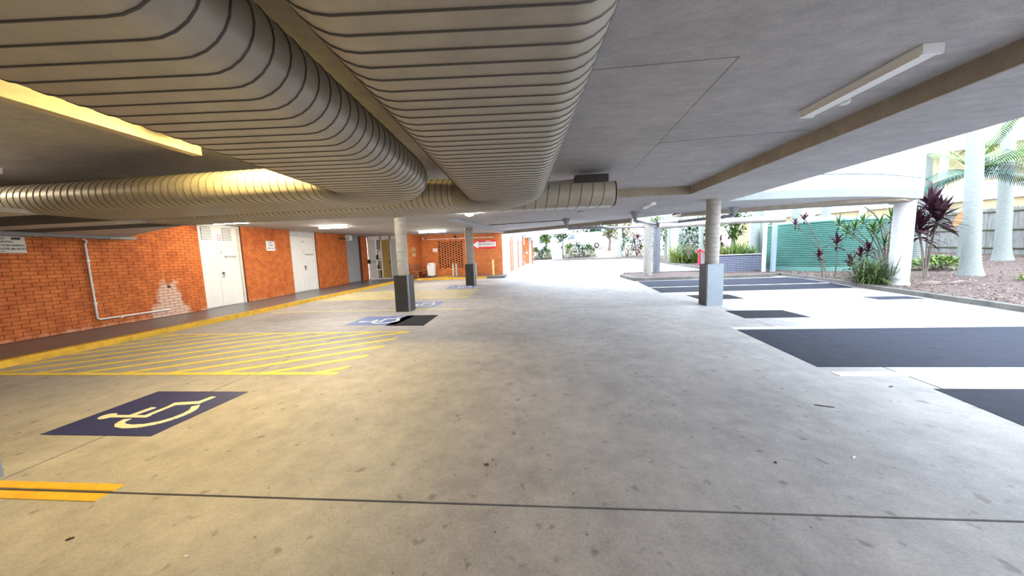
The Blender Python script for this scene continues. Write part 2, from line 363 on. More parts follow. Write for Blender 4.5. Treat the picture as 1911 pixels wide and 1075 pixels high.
# edge beam at the far side
def beam(name, A, B, z0, z1, wd, m):
    A = Vector(A); B = Vector(B); d = (B-A).normalized(); n = Vector((-d.y, d.x))
    b = MB(); b.prism([(A.x,A.y),(B.x,B.y),(B.x+n.x*wd,B.y+n.y*wd),(A.x+n.x*wd,A.y+n.y*wd)], z0, z1)
    return b.build(name, m)
eb2 = MB()
for A, B in (((4.25,14.75),(1.48,16.95)),((1.48,16.95),(-2.1,20.05))):
    A = Vector(A); B = Vector(B); d = (B-A).normalized(); n = Vector((-d.y, d.x))
    eb2.prism([(A.x,A.y),(B.x,B.y),(B.x+n.x*.2,B.y+n.y*.2),(A.x+n.x*.2,A.y+n.y*.2)], lambda x, y: cz(y)-.17, lambda x, y: cz(y)+.3)
edge_beam = tag(eb2.build('edge_beam', M_edge), 'brown concrete edge beam along the far side of the slab above the driveway', 'beam')
# small downstand on the left, ends above the footpath side bays
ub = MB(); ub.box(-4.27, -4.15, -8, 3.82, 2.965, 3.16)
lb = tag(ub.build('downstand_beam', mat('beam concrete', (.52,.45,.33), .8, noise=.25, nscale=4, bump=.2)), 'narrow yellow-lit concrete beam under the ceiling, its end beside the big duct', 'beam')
# bulkhead at the far left
bk = MB(); bk.prism([(-10.93,2),(-7.2,2),(-7.0,5.9),(-8.22,6.42),(-10.93,7.7)], 2.40, 2.46)
bulk = tag(bk.build('bulkhead_soffit', M_ceil), 'flat grey bulkhead soffit above the footpath at the left edge', 'soffit')
# =================================================================== BALCONY at the right
arc = [(5.6,9.93),(6.15,9.90),(6.9,9.92),(7.7,9.96),(8.37,10.02),(9.19,10.16),(10.12,10.42),(11.0,10.78),(11.71,11.12),(12.22,11.33)]
bal = thing('balcony', 'curved white rendered balcony overhanging the garden, on a round pillar', 'balcony', (9,11.5,2.9))
b = MB(); b.prism(arc+[(12.9,12.8),(8.0,13.5),(5.6,14.2)], lambda x, y: cz(y)+.0, lambda x, y: cz(y)+.22); b.build('soffit', M_ceilw, bal)
b = MB()
for zz0, zz1, off in ((.0,.6,.0),(.64,2.6,.02)):
    n = len(arc)
    for i in range(n-1):
        (x0,y0),(x1,y1) = arc[i],arc[i+1]; o0 = .18
        b.prism([(x0,y0+off),(x1,y1+off),(x1-.03,y1+o0),(x0-.01,y0+o0)], lambda x, y: cz(10.5)-.01+zz0, lambda x, y: cz(10.5)+zz1)
    x0,y0 = arc[-1]; b.prism([(x0,y0+off),(x0+.7,y0+1.5),(x0+.5,y0+1.55),(x0-.18,y0+.12)], lambda x, y: cz(10.5)-.01+zz0, lambda x, y: cz(10.5)+zz1)
b.build('parapet', M_bal, bal)
b = MB(); b.prism([(5.6,13.1),(8.8,11.5),(9.7,11.05),(11.3,10.98),(12.1,11.5),(12.0,11.9),(11.2,11.55),(8.1,12.75),(5.6,13.9)], lambda x, y: cz(y)-.09, lambda x, y: cz(y)+.05)
b.build('beam', M_edge, bal); fix(bal)

# =================================================================== LEFT WALL
WX = -10.95
def wallbox(m, y0, y1, z1=3.2, z0=None):
    ysn = [y0]+[y for y in (9.42,12,15,18) if y0 < y < y1]+[y1]
    for a, b in zip(ysn, ysn[1:]):
        m.prism([(WX-.35,a),(WX-.008,a),(WX-.008,b),(WX-.35,b)], lambda x, y: (gz(y)-.03 if z0 is None else z0), lambda x, y: z1)
wl = MB()
for a, b in ((-8,9.62),(11.14,13.5),(15.16,17.68),(19.2,19.95)): wallbox(wl, a, b)
wl.box(WX-.35, WX-.30, 9.6, 19.3, 0, 3.2)
wall_left = struct(wl.build('wall_left', M_mort))
# bricks: the 300 nearest are single parts, the rest one field
bw_, bh_ = .24, .086
proto = MB(); proto.box(-.02, .0, .005, .235, .005, .081); bo = proto.build('brick', M_brick, wall_left); bo.location = (0,0,-50)
half = MB(); half.box(-.02, .0, .005, .115, .005, .081)
cand = []; field = MB()
for r in range(36):
    z = .13+r*bh_
    off = (r % 2)*.12
    y = -8.0+off
    while y < 20:
        y1 = y+bw_
        for lo, hi in ((-8,9.62),(11.14,13.5),(15.16,17.68),(19.2,19.95)):
            a, b_ = max(y, lo), min(y1, hi)
            if b_-a > .04:
                zz = z+gz((a+b_)/2)
                if zz+bh_ < 3.12: cand.append((a, b_, zz))
        y = y1
vis = [c for c in cand if c[0] >= 5.05 and abs(c[1]-c[0]-bw_) < 1e-6 and c[2] < 2.4]
vis.sort(key=lambda c: c[0]); near = set(vis[:298])
first = True
for c in cand:
    pr = random.uniform(0, .003)
    if c in near:
        o = bo if first else bo.copy()
        if not first: C.objects.link(o)
        first = False; o.location = (WX+pr, c[0], c[2])
    elif c[0] > 4 or c[0] > -8 and c[0] < 5.05:
        if c[0] < 3.0: continue
        a, b_, z = c
        field.box(WX-.02, WX+pr, a+.005, b_-.005, z+.005, z+bh_-.005)
fo = field.build('brick_field', M_brick, wall_left, kind='stuff')
pn = MB(); pn.box(WX-.01, WX, -8, 3.0, .1, 3.1); pn.build('brick_face', M_bricky, wall_left)

def leaf_door(name, y0, y1, ztop, grey=False):
    zb = gz((y0+y1)/2)+.13
    d = MB(); mtl = M_gdoor if grey else M_door
    d.box(WX-.28, WX-.16, y0, y1, zb-.02, ztop)
    # frame
    root = struct(d.build(name, mtl))
    fr = MB(); fr.box(WX-.16, WX-.06, y0, y0+.06, zb, ztop); fr.box(WX-.16, WX-.06, y1-.06, y1, zb, ztop); fr.box(WX-.16, WX-.06, y0+.06, y1-.06, ztop-.06, ztop)
    fr.build('frame', mtl, root)
    return root, zb
def leaf(root, y0, y1, z0, z1, m):
    o = MB().box(WX-.155, WX-.11, y0+.004, y1-.004, z0+.008, z1-.004).build('door_leaf', m, root); bevel(o, .003); return o
def louvre(root, y0, y1, z0, z1, n, slat=M_door, back=M_dark):
    f = MB().box(WX-.112, WX-.106, y0, y1, z0, z1).build('louvre', back, root)
    p = (z1-z0)/n
    pm = MB(); pm.add([(0,0,0),(.022,0,-.012),(.022,0,p*.45),(0,0,p*.5),(0,y1-y0,0),(.022,y1-y0,-.012),(.022,y1-y0,p*.45),(0,y1-y0,p*.5)], [(0,1,2,3),(7,6,5,4),(0,4,5,1),(1,5,6,2),(2,6,7,3),(3,7,4,0)])
    so = pm.build('slat', slat, f)
    for i in range(n):
        s_ = so if i == 0 else so.copy()
        if i: C.objects.link(s_)
        s_.location = (WX-.104, y0, z0+i*p+p*.2)
    return f
def handle(root, y, z):
    h = MB().box(WX-.11, WX-.10, y-.05, y+.05, z-.09, z+.13).build('handle', M_steel, root)
    k = MB(); k.tube([(WX-.10,y,z+.02),(WX-.05,y,z+.02),(WX-.05,y+.09,z+.02)], .010, 8); k.build('lever', M_steel, h)
    k = MB(); k.box(WX-.10, WX-.09, y-.035, y+.035, z+.05, z+.11); k.build('keypad', M_black, h)
d1, zb = leaf_door('door_1', 9.62, 11.14, 2.97); mid = 10.28
leaf(d1, 9.68, mid, zb, 2.91, M_door); leaf(d1, mid, 11.08, zb, 2.91, M_door)
louvre(d1, 9.80, 10.15, 2.42, 2.88, 9); louvre(d1, 10.52, 10.86, 2.42, 2.88, 9); handle(d1, 10.40, 1.22)
bm_ = MB(); bm_.box(WX-.11,WX-.105,10.345,10.36,2.45,2.66); bm_.box(WX-.11,WX-.105,10.43,10.445,2.45,2.66); bm_.box(WX-.11,WX-.105,10.345,10.445,2.44,2.455); bm_.build('red_bracket_mark', M_red, d1)
text('badge', 'E', .15, M_txto, d1, (WX-.107,10.42,2.02), 'x'); text('lettering', 'AIR PLANT', .10, M_txt, d1, (WX-.107,10.74,1.87), 'x')
d2, zb = leaf_door('door_2', 13.5, 15.16, 3.07); mid = 14.25
leaf(d2, 13.56, mid, zb, 2.72, M_door); leaf(d2, mid, 15.10, zb, 2.72, M_door); louvre(d2, 13.6, 15.06, 2.76, 3.0, 5); handle(d2, 14.42, 1.3)
text('badge', 'E', .15, M_txto, d2, (WX-.107,14.42,2.1), 'x'); text('lettering', 'WORKSHOP', .10, M_txt, d2, (WX-.107,14.75,1.95), 'x')
text('number', '11a', .11, M_txt, d2, (WX-.107,14.40,2.55), 'x')
d3, zb = leaf_door('door_3', 17.68, 19.2, 3.1, True); leaf(d3, 17.74, 19.14, zb, 3.04, M_gdoor)
dk = MB().box(WX-.16, WX-.02, 19.13, 19.2, zb, 3.1).build('door_jamb', mat('dark red jamb', (.10,.03,.02), .5), d3)

rw = MB(); rw.box(-11.2, 5.6, -5.3, -5.05, -.03, 3.16); struct(rw.build('added_wall_rear', M_brickx))  # unseen wall, added behind the camera to keep daylight out
# signs, pipe, tray on the left wall
s1 = thing('wall_sign', 'cream prohibition sign with four lines of lettering on the brick wall at the left edge', 'sign', (WX,5.75,2.0))
MB().box(WX+.004, WX+.016, 5.25, 6.05, 1.985, 2.345).build('board', M_sign, s1)
for i, t in enumerate(('NO DOGS', 'NO SMOKING', 'NO SKATEBOARDS', 'NO ROLLER BLADES')):
    text('lettering', t, .062, M_txt, s1, (WX+.019,5.50,2.285-i*.072), 'x', align='LEFT')
    pr = MB(); pr.tube([(WX+.018, 5.42+.03*math.cos(a*PI/6), 2.285-i*.072+.03*math.sin(a*PI/6)) for a in range(13)], .005, 4); pr.tube([(WX+.018,5.40,2.265-i*.072),(WX+.018,5.44,2.305-i*.072)], .004, 4)
    pr.build('prohibition_ring', M_txt, s1)
text('small_print', 'Thank You', .03, M_txt, s1, (WX+.019,5.7,2.015), 'x')
MB().box(WX+.016, WX+.02, 5.87, 5.99, 2.26, 2.31).build('emblem', M_txt, s1); fix(s1)
s2 = thing('wall_sign', 'small white square notice between the two white double doors', 'sign', (WX,12.4,2.1))
MB().box(WX+.004, WX+.016, 12.18, 12.62, 2.10, 2.50).build('board', M_white, s2)
for t, z, sz in (('NO', 2.43, .07), ('STAFF', 2.32, .08), ('PARKING ONLY', 2.2, .052)): text('lettering', t, sz, M_txtb, s2, (WX+.019,12.40,z), 'x')
fix(s2)
pp = MB(); pp.tube([(WX+.03,6.93,2.40),(WX+.03,6.93,2.33),(WX+.03,6.99,2.27),(WX+.03,6.95,2.22),(WX+.03,6.95,.37),(WX+.03,6.99,.34),(WX+.03,8.50,.33),(WX+.02,8.55,.33)], .022, 10)
pc = tag(pp.build('conduit_pipe', M_white), 'white L-shaped conduit pipe fixed to the orange brick wall', 'pipe'); auto(pc, 60)
for y, z in ((6.95,1.8),(6.95,.75),(7.4,.333)):
    MB().box(WX, WX+.058, y-.028, y+.028, z-.028, z+.028).build('pipe_clip', M_white, pc)
hole = MB(); hole.tube([(WX-.004,8.6,1.0),(WX+.012,8.6,1.0)], .045, 9); tag(hole.build('capped_pipe_stub', M_black), 'small black pipe stub in the pale stain on the brick wall', 'pipe')
tr = MB(); tr.box(WX+.01, WX+.38, 3, 7.72, 2.33, 2.395); tr.box(WX+.01, WX+.40, 3, 7.72, 2.39, 2.40)
ct = tag(tr.build('cable_tray', mat('galvanised tray', (.30,.30,.30), .45, .5, noise=.1)), 'grey metal cable tray along the top of the brick wall at the left', 'tray')
for i in range(6): MB().box(WX+.01, WX+.39, 4.2+i*.6, 4.23+i*.6, 2.318, 2.335).build('tray_bracket', M_steel, ct)

# =================================================================== BACK WALL, SCREEN, ENTRANCE
by = 21.3
bwm = MB(); sx0, sx1, sz0, sz1 = -6.70, -5.0, .86, 2.66
for x0, x1, z0, z1 in ((-7.85,sx0,.1,3.12),(sx1,-2.5,.1,3.12),(sx0,sx1,.1,sz0),(sx0,sx1,sz1,3.12)): bwm.box(x0, x1, by, by+.23, z0, z1)
wall_back = struct(bwm.build('wall_back', M_brickx))
MB().box(sx0-.1, sx1+.1, by+.09, by+.22, .8, 2.7).build('void_shade_box', M_dark, wall_back)  # solid black box, its colour stands in for the shade behind the screen holes
scr = MB(); cols = 9; cw = (sx1-sx0)/cols; rowp = .157
for i in range(cols+1): scr.box(sx0+i*cw-.024, sx0+i*cw+.024, by, by+.06, sz0, sz1)
for i in range(cols):
    z = sz0-.08+(i % 2)*rowp/2
    while z < sz1:
        a, b_ = max(z, sz0), min(z+.062, sz1)
        if b_ > a: scr.box(sx0+i*cw+.024, sx0+(i+1)*cw-.024, by+.002, by+.06, a, b_)
        z += rowp
scr.build('screen_brick', M_brickx, wall_back, kind='stuff')
wsd = MB(); wsd.box(-8.05, -7.85, 18.7, by+.23, .1, 3.12); wall_side = struct(wsd.build('wall_side', M_bricky))
we = MB(); we.box(-2.5, -2.35, by, by+.4, .1, 3.12); struct(we.build('wall_end', M_brickx))
# glazed entrance
en = thing('glazed_entrance', 'white framed glazed entrance with noticeboards and a timber door beside the brick pier', 'entrance', (-9.4,20,.32))
z0, z1 = .30, 3.12
MB().box(-10.97, -8.0, 20.25, 20.3, z0, z1).build('back_panel', M_whiteb, en)
fr = MB()
for x in (-10.92,-10.05,-9.42,-8.75,-8.1): fr.box(x-.04, x+.04, 19.98, 20.1, z0, z1)
fr.box(-10.95, -8.05, 19.98, 20.1, 2.86, z1); fr.box(-10.95, -8.05, 19.98, 20.1, z0, z0+.1)
fr.build('frame', M_white, en)
MB().box(-10.88, -10.45, 20.0, 20.03, z0+.1, 2.86).build('white_panel', M_whiteb, en)
for z in (.95,1.55,2.2): MB().box(-10.45, -10.09, 19.99, 20.2, z-.03, z+.03).build('shelf', M_white, en)
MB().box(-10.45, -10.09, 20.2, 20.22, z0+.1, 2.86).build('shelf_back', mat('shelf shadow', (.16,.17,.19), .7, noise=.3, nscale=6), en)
for x, z, hh, m in ((-10.3,.46,.4,M_ply),(-10.2,1.02,.42,M_ply),(-10.33,1.0,.25,M_black),(-10.22,1.64,.48,M_white),(-10.38,1.6,.3,M_black),(-10.2,2.26,.5,M_ply)):
    MB().box(x-.07, x+.07, 20.05, 20.16, z, z+hh).build('shelf_item', m, en)
MB().box(-10.01, -9.5, 20.02, 20.07, z0+.1, 2.86).build('timber_door', M_ply, en)
MB().box(-9.49, -9.46, 20.0, 20.07, z0+.1, 2.86).build('dark_jamb', M_black, en)
MB().box(-9.38, -8.79, 20.03, 20.045, z0+.1, 2.86).build('glass_pane', M_pglass, en)
MB().box(-8.71, -8.14, 20.03, 20.045, z0+.1, 2.86).build('glass_pane', M_pglass, en)
MB().box(-9.53, -9.50, 19.98, 20.02, 1.3, 1.5).build('door_pull', M_black, en)
text('lettering', 'PUSH', .14, M_txt, en, (-10.66,19.995,1.45), 'y'); fix(en)
ib = MB(); ib.box(-11.0+.03, -10.78, 19.86, 19.93, 1.35, 1.62); tag(bevel(ib.build('intercom', M_black), .01), 'black intercom box beside the glazed entrance', 'intercom')

# red ENTRANCE sign
es = thing('entrance_sign', 'red sign with a white left-pointing arrow reading ENTRANCE on the far brick wall', 'sign', (-3.5,21.28,2.1))
MB().box(-4.36, -2.70, 21.26, 21.29, 2.10, 2.66).build('board', M_red, es)
ar = MB(); ar.add([(x, y, z) for y in (21.25,21.262) for x, z in ((-4.32,2.36),(-3.93,2.62),(-3.93,2.52),(-2.74,2.53),(-2.74,2.23),(-3.93,2.22),(-3.93,2.12))],
    [(6,5,4,3,2,1,0),(7,8,9,10,11,12,13)]+[(i,(i+1)%7,7+(i+1)%7,7+i) for i in range(7)]); ar.build('arrow', M_white, es)
text('lettering', 'ENTRANCE', .25, M_txt, es, (-3.36,21.246,2.375), 'y', sx=.86); text('lettering', 'LIBRARY', .10, M_white, es, (-3.25,21.255,2.585), 'y'); fix(es)
ws = thing('wall_sign', 'small white notice on the far brick wall left of the brick screen', 'sign', (-6.9,21.28,2.0))
MB().box(-7.07, -6.74, 21.27, 21.295, 1.98, 2.22).build('board', M_white, ws); text('lettering', 'NO SMOKING', .05, M_red, ws, (-6.9,21.266,2.1), 'y'); fix(ws)
ps = thing('wall_sign', 'yellowish black lettered notice on the brick side wall above the bench', 'sign', (-7.84,19.9,1.7))
MB().box(-7.846, -7.83, 19.55, 20.15, 1.72, 2.3).build('board', mat('notice yellow', (.55,.38,.15), .6, noise=.3, nscale=12), ps)
text('lettering', 'NO\nPARKING', .15, M_txt, ps, (-7.826,19.85,2.06), 'x'); fix(ps)
# bench
be = thing('bench', 'brown timber bench against the brick side wall beside the white bin', 'bench', (-7.6,19.9,.34))
bz = .33
for i in range(3): MB().box(-7.72+i*.13, -7.61+i*.13, 18.95, 20.85, bz+.44, bz+.475).build('seat_plank', M_wood, be)
for i in range(3): MB().box(-7.80, -7.77, 18.95, 20.85, bz+.58+i*.12, bz+.68+i*.12).build('back_plank', M_wood, be)
for y in (19.15, 20.65):
    for x in (-7.71,-7.38): MB().box(x-.025, x+.025, y-.03, y+.03, bz-.012, bz+.44).build('leg', M_wood, be)
    MB().box(-7.81, -7.76, y-.03, y+.03, bz-.01, bz+.92).build('back_post', M_wood, be)
fix(be)
# bin
bn = thing('rubbish_bin', 'white plastic rubbish bin with domed lid at the end of the bench', 'bin', (-7.05,20.75,.33))
b = MB(); b.add([(-7.05+sx*(.2+.04*t), 20.75+sy*(.2+.04*t), .40+t*.72) for t in (0,1) for sx, sy in ((-1,-1),(1,-1),(1,1),(-1,1))], [(3,2,1,0),(4,5,6,7),(0,1,5,4),(1,2,6,5),(2,3,7,6),(3,0,4,7)]); bevel(b.build('body', M_white, bn), .03, 3)
b = MB(); b.lathe((-7.05,20.75,1.12), [(.27,0),(.28,.04),(.24,.10),(.12,.15),(.01,.16)], 20); auto(b.build('lid', M_white, bn))
b = MB(); b.tube([(-7.05,20.75,.33),(-7.05,20.75,.42)], .04, 10); b.build('foot', M_steel, bn); fix(bn)
# hoop rails and bollard
for i, (x, t) in enumerate(((-5.35,'bent steel hoop rail in front of the brick screen'),(-4.05,'bent steel hoop rail right of the far sheeted column'))):
    hp = MB(); zg = gz(20.6)+.12; r = .12
    hp.tube([(x,20.6,zg-.01),(x,20.6,zg+.75)]+[(x,20.6+r-r*math.cos(a),zg+.75+r*math.sin(a)) for a in (PI/6,PI/3,PI/2,2*PI/3,5*PI/6)]+[(x,20.6+2*r,zg+.75),(x,20.6+2*r,zg-.01)], .03, 10)
    hr = tag(auto(hp.build('hoop_rail', M_steel), 60), t, 'rail')
    hp2 = MB(); hp2.tube([(x-.22,20.62,zg-.01),(x-.22,20.62,zg+.7),(x-.22,20.7,zg+.85),(x-.22,20.8,zg+.7),(x-.22,20.8,zg-.01)], .03, 10)
    auto(hp2.build('second_hoop', mat('cream rail', (.7,.62,.5), .4), hr), 60)
b = MB(); zg = gz(21)+.12; b.lathe((-2.95,20.95,zg-.01), [(.065,0),(.065,.98),(.05,1.02),(.0001,1.03)], 16); tag(auto(b.build('bollard', mat('cream yellow paint', (.75,.58,.25), .5))), 'cream-yellow round bollard near the end of the far brick wall', 'bollard')
ymk = MB(); ymk.prism([(-6.8,20.3),(-6.0,20.3),(-5.4,20.9),(-6.2,20.9)], lambda x, y: gz(y)+.119, lambda x, y: gz(y)+.125); tag(ymk.build('path_marking', M_yel), 'yellow tactile patch on the raised path before the brick screen', 'marking')
# cameras and floodlight on the back wall, conduit
def cctv(x, y, z, label, m=M_white):
    r = thing('security_camera', label, 'camera', (x,y,z))
    b = MB(); b.box(x-.06,x+.06,y-.02,y+.02,z-.06,z+.06); b.build('mount', m, r)
    b = MB(); b.tube([(x,y-.02,z),(x+.05,y-.12,z-.03)], .02, 8); b.build('arm', m, r)
    b = MB(); b.tube([(x,y-.1,z-.04),(x+.16,y-.3,z-.1)], .05, 12); c = b.build('body', m, r)
    b = MB(); b.tube([(x+.16,y-.3,z-.1),(x+.17,y-.312,z-.104)], .04, 12); b.build('lens', M_black, r); fix(r)
cctv(-7.72, 21.282, 2.9, 'white security camera high in the corner of the far brick walls')
cctv(-5.5, 21.28, 2.98, 'black-hooded security camera above the brick screen', M_black)
b = MB(); b.tube([(-7.4,21.26,2.84),(-2.9,21.26,2.84)], .02, 8); cp = tag(b.build('conduit_pipe', M_white), 'white horizontal conduit along the top of the far brick wall', 'pipe')
for i in range(5): MB().box(-7.1+i,-7.04+i,21.235,21.295,2.81,2.87).build('pipe_clip', M_white, cp)
b = MB(); b.box(WX, WX+.30, 16.9, 17.2, 2.80, 2.98); 
wb = thing('wall_speaker', 'small white louvred box on a bracket high on the wall by the grey door', 'box', (WX,17.3,2.8))
MB().box(WX+.25, WX+.5, 17.25, 17.5, 2.72, 3.0).build('housing', M_white, wb)
b = MB(); b.tube([(WX,16.95,2.82),(WX+.3,17.3,2.8)], .03, 8); b.build('arm', M_black, wb)
for i in range(3): MB().box(WX+.28, WX+.47, 17.243, 17.25, 2.77+i*.07, 2.80+i*.07).build('slot', M_black, wb)
fix(wb)

# =================================================================== LINE MARKINGS
LT = .004
def mark(name, pts, m, parent=None, z=LT, z0=-.002):
    b = MB(); b.prism(pts, lambda x, y: gz(y)+z0, lambda x, y: gz(y)+z); return b.build(name, m, parent)
def rect(x0, x1, y0, y1): return [(x0,y0),(x1,y0),(x1,y1),(x0,y1)]
yn = mat('amber line paint', (.85,.47,.03), .55, noise=.2, nscale=9)
nl_ = thing('bay_line', 'LBL', 'marking', (-6,1.885,0))
for a_, b_ in ((1.80,1.872),(1.898,1.965)): mark('strip', rect(-8.9,-3.09,a_,b_), yn, nl_)
fix(nl_); tag(nl_, 'double yellow bay line at the lower left corner, ending over the floor joint', 'marking')
def hatch(ya, yb, xa, xb, label, slope=.705, step=.78, ph=0.0, worn=False):
    r = thing('hatched_marking', label, 'marking', (xa,ya,gz(ya)))
    mark('border', rect(xa,xb-.0,ya,ya+.09), M_yel, r); mark('border', rect(xa,xb+.05,yb-.09,yb), M_yel, r)
    yA, yB = ya+.09, yb-.09; H = yB-yA; k = 1/slope; wv = .20
    x = xa-H*k+ph
    while x < xb:
        # parallelogram clipped to the box
        poly = [(x,yA),(x+wv,yA),(x+wv+H*k,yB),(x+H*k,yB)]
        for ax, lim, sgn in ((0,xa,1),(0,xb,-1)):
            out = []
            for i in range(len(poly)):
                p, q = poly[i], poly[(i+1)%len(poly)]
                ip, iq = (p[0]-lim)*sgn >= 0, (q[0]-lim)*sgn >= 0
                if ip: out.append(p)
                if ip != iq:
                    t = (lim-p[0])/(q[0]-p[0]); out.append((lim, p[1]+(q[1]-p[1])*t))
            poly = out
            if not poly: break
        if len(poly) > 2: mark('stripe', poly, M_yel, r)
        x += step
    return fix(r)
hatch(4.14, 6.70, -8.85, -2.88, 'yellow diagonal hatching between the two front accessible bays', ph=.36)
hatch(11.9, 14.3, -8.6, -2.7, 'faded yellow diagonal hatching beyond the first sheeted column', ph=.1)
def wheel(x, y, s, label, m_panel, m_sym, extra=None, X0=-4.9, Y0=2.58, flip=False):
    r = thing('accessible_bay_symbol', label, 'marking', (x,y,gz(y)))
    def T(p): return (x+(p[0]-X0)*s, y+(p[1]-Y0)*s)
    mark('panel', [T(p) for p in ((-4.9,2.58),(-3.70,2.58),(-3.66,3.57),(-4.91,3.57))], m_panel, r)
    sy = MB()
    def zz(a): return lambda px, py: gz(py)+a
    lay = [0]
    def poly(pts):
        lay[0] += 1; sy.prism([T(p) for p in pts], zz(.003), zz(.0062+.00025*lay[0]))
    def stroke(a, b, w0):
        d = (Vector(b)-Vector(a)).normalized(); n = Vector((-d.y,d.x))*w0/2
        poly([(a[0]-n.x,a[1]-n.y),(b[0]-n.x,b[1]-n.y),(b[0]+n.x,b[1]+n.y),(a[0]+n.x,a[1]+n.y)])
    poly([(-4.69+.075*math.cos(a*PI/8), 2.935+.065*math.sin(a*PI/8)) for a in range(16)])
    stroke((-4.66,2.935),(-4.20,2.94),.05); stroke((-4.43,2.95),(-4.40,3.14),.075); stroke((-4.25,2.92),(-4.23,3.24),.06)
    stroke((-4.28,3.22),(-3.95,3.27),.075); stroke((-3.99,3.25),(-3.965,3.42),.075)
    ap = [(-4.37,2.88),(-4.355,2.81),(-4.28,2.755),(-4.16,2.735),(-4.03,2.75),(-3.92,2.81),(-3.86,2.90),(-3.84,3.0),(-3.86,3.10),(-3.93,3.18)]
    for a, b_ in zip(ap, ap[1:]): stroke(a, b_, .07)
    sy.build('wheelchair_symbol', m_sym, r)
    if extra: mark('grey_patch', extra, M_tar2, r)
    return fix(r)
wheel(-4.9, 2.58, 1, 'dark blue accessible parking symbol nearest the camera, cream wheelchair figure', M_blue, M_cream)
wheel(-4.82, 7.42, 1.1, 'worn blue accessible parking symbol half covered by a grey patch, at the first sheeted column', M_blue2, M_wl, extra=[(-3.72,7.30),(-2.74,7.25),(-2.80,8.60),(-3.70,8.62)])
wheel(-4.65, 10.0, 1.05, 'faded blue accessible parking symbol just behind the first sheeted column', M_blue2, M_wl)
wheel(-4.45, 14.95, 1.1, 'small blue accessible parking symbol at the foot of the far sheeted column', M_blue2, M_wl)
tag(mark('bay_line', rect(-8.6,-2.2,9.45,9.55), mat('pale yellow paint', (.78,.66,.35), .6, noise=.3, nscale=6)), 'pale yellow bay line at the foot of the first sheeted column', 'marking')
# right side
tag(mark('bay_coating', [(3.65,4.38),(9.7,4.30),(9.9,6.42),(3.86,6.45)], M_tar), 'large slate-blue coated parking bay on the right between two white lines', 'marking')
tag(mark('bay_coating', [(4.0,2.35),(9.6,2.35),(9.6,3.66),(4.27,3.69)], M_tar), 'slate-blue coated bay cut off by the right edge, nearest the camera', 'marking')
tag(mark('bay_coating', [(4.67,7.53),(6.07,7.54),(6.11,8.43),(4.77,8.49)], M_tar2), 'dark grey rectangle painted on the floor in front of the right column', 'marking')
tag(mark('bay_coating', rect(5.06,6.4,10.38,11.27), M_tar2), 'dark grey rectangle painted on the floor just behind the right column', 'marking')
tag(mark('bay_coating', rect(9.65,10.85,9.75,10.25), M_tar), 'small faint grey rectangle beside the garden kerb', 'marking')
tag(mark('bay_coating', [(4.5,12.05),(11.2,12.2),(11.75,13.7),(12.0,15.5),(11.9,16.2),(4.8,15.9)], M_tar), 'wide slate-blue coated bay in front of the island kerb', 'marking')
for pts, t in ((rect(3.65,9.8,4.06,4.19),'white bay line on the right between the two nearest coated bays'),
               (rect(3.85,10.0,6.52,6.65),'white bay line along the far edge of the large slate-blue bay'),
               ([(5.4,9.30),(10.6,9.55),(10.6,9.65),(5.4,9.38)],'thin white bay line running from the right column to the garden kerb'),
               ([(4.3,11.5),(11.1,11.75),(11.1,11.85),(4.3,11.6)],'white bay line along the near edge of the far coated bay'),
               ([(4.3,13.5),(11.6,13.62),(11.6,13.72),(4.3,13.6)],'white bay line across the middle of the far coated bay'),
               ([(4.2,13.5),(4.32,13.5),(4.85,15.9),(4.7,15.9)],'short white end line at the left of the far coated bay')):
    tag(mark('bay_line', pts, M_wl, z=.0055), t, 'marking')

# =================================================================== COLUMNS
def rcol(x, y, r, z0, z1, m=M_col, name='shaft', parent=None):
    prof = []; z = z0
    while z < z1:
        prof += [(r,z),(r,min(z+.112,z1)),(r-.009,min(z+.115,z1)),(r-.009,min(z+.125,z1))]; z += .128
    prof = [(a, min(b_, z1)) for a, b_ in prof]+[(r, z1)]
    b = MB(); b.lathe((x,y,0), prof, 32); o = b.build(name, m, parent); return auto(o, 50)
def clad(root, x, y, w0, z0, z1, mf, mk):
    b = MB(); b.box(x-w0/2, x+w0/2, y-w0/2, y+w0/2, z0-.02, z1); o = b.build('sheet_casing', mf, root); bevel(o, .012)
    return o
def column(x, y, label, r=.155, zc=1.15, w0=.44, light=False, side=1, ang=0):
    zg = gz(y)
    c = thing('column', label, 'column', (x,y,zg))
    rcol(x, y, r, zg+zc-.05, cz(y)+.01, parent=c)
    clad(c, x, y, w0, zg, zg+zc, M_clad2 if light else M_clad, None)
    # edge cover strip and darker flank
    b = MB(); b.box(x+side*w0/2-.006, x+side*w0/2+.006, y-w0/2+.03, y+w0/2-.005, zg, zg+zc); b.build('flank_sheet', M_cladk, c)
    b = MB(); b.box(x+side*w0/2-.03, x+side*w0/2+.008, y-w0/2-.006, y-w0/2+.03, zg, zg+zc); b.build('corner_strip', M_clad if light else M_clad2, c)
    b = MB(); b.box(x-w0/2-.004, x+w0/2+.004, y-w0/2-.004, y+w0/2+.004, zg+zc-.02, zg+zc); b.build('top_trim', M_cladk if not light else M_clad2, c)
    return fix(c)
column(-4.10, 9.45, 'round concrete column with dark metal sheet base beside the worn blue symbol', r=.165, zc=1.1)
column(4.93, 9.5, 'round concrete column with pale blue-grey sheet base on the right', r=.18, zc=1.17, w0=.44, light=True, side=-1)
column(-3.43, 16.1, 'farthest round concrete column with dark metal sheet base, before the brick screen', r=.21, zc=1.1, w0=.45)
cf = thing('column', 'grey sheeted column base cut off by the left edge of the view', 'column', (-4.43,1.81,0))
clad(cf, -4.43, 1.81, .42, 0, 1.15, M_clad2, None); b = rcol(-4.43, 1.81, .17, 1.1, 2.97, parent=cf); fix(cf)
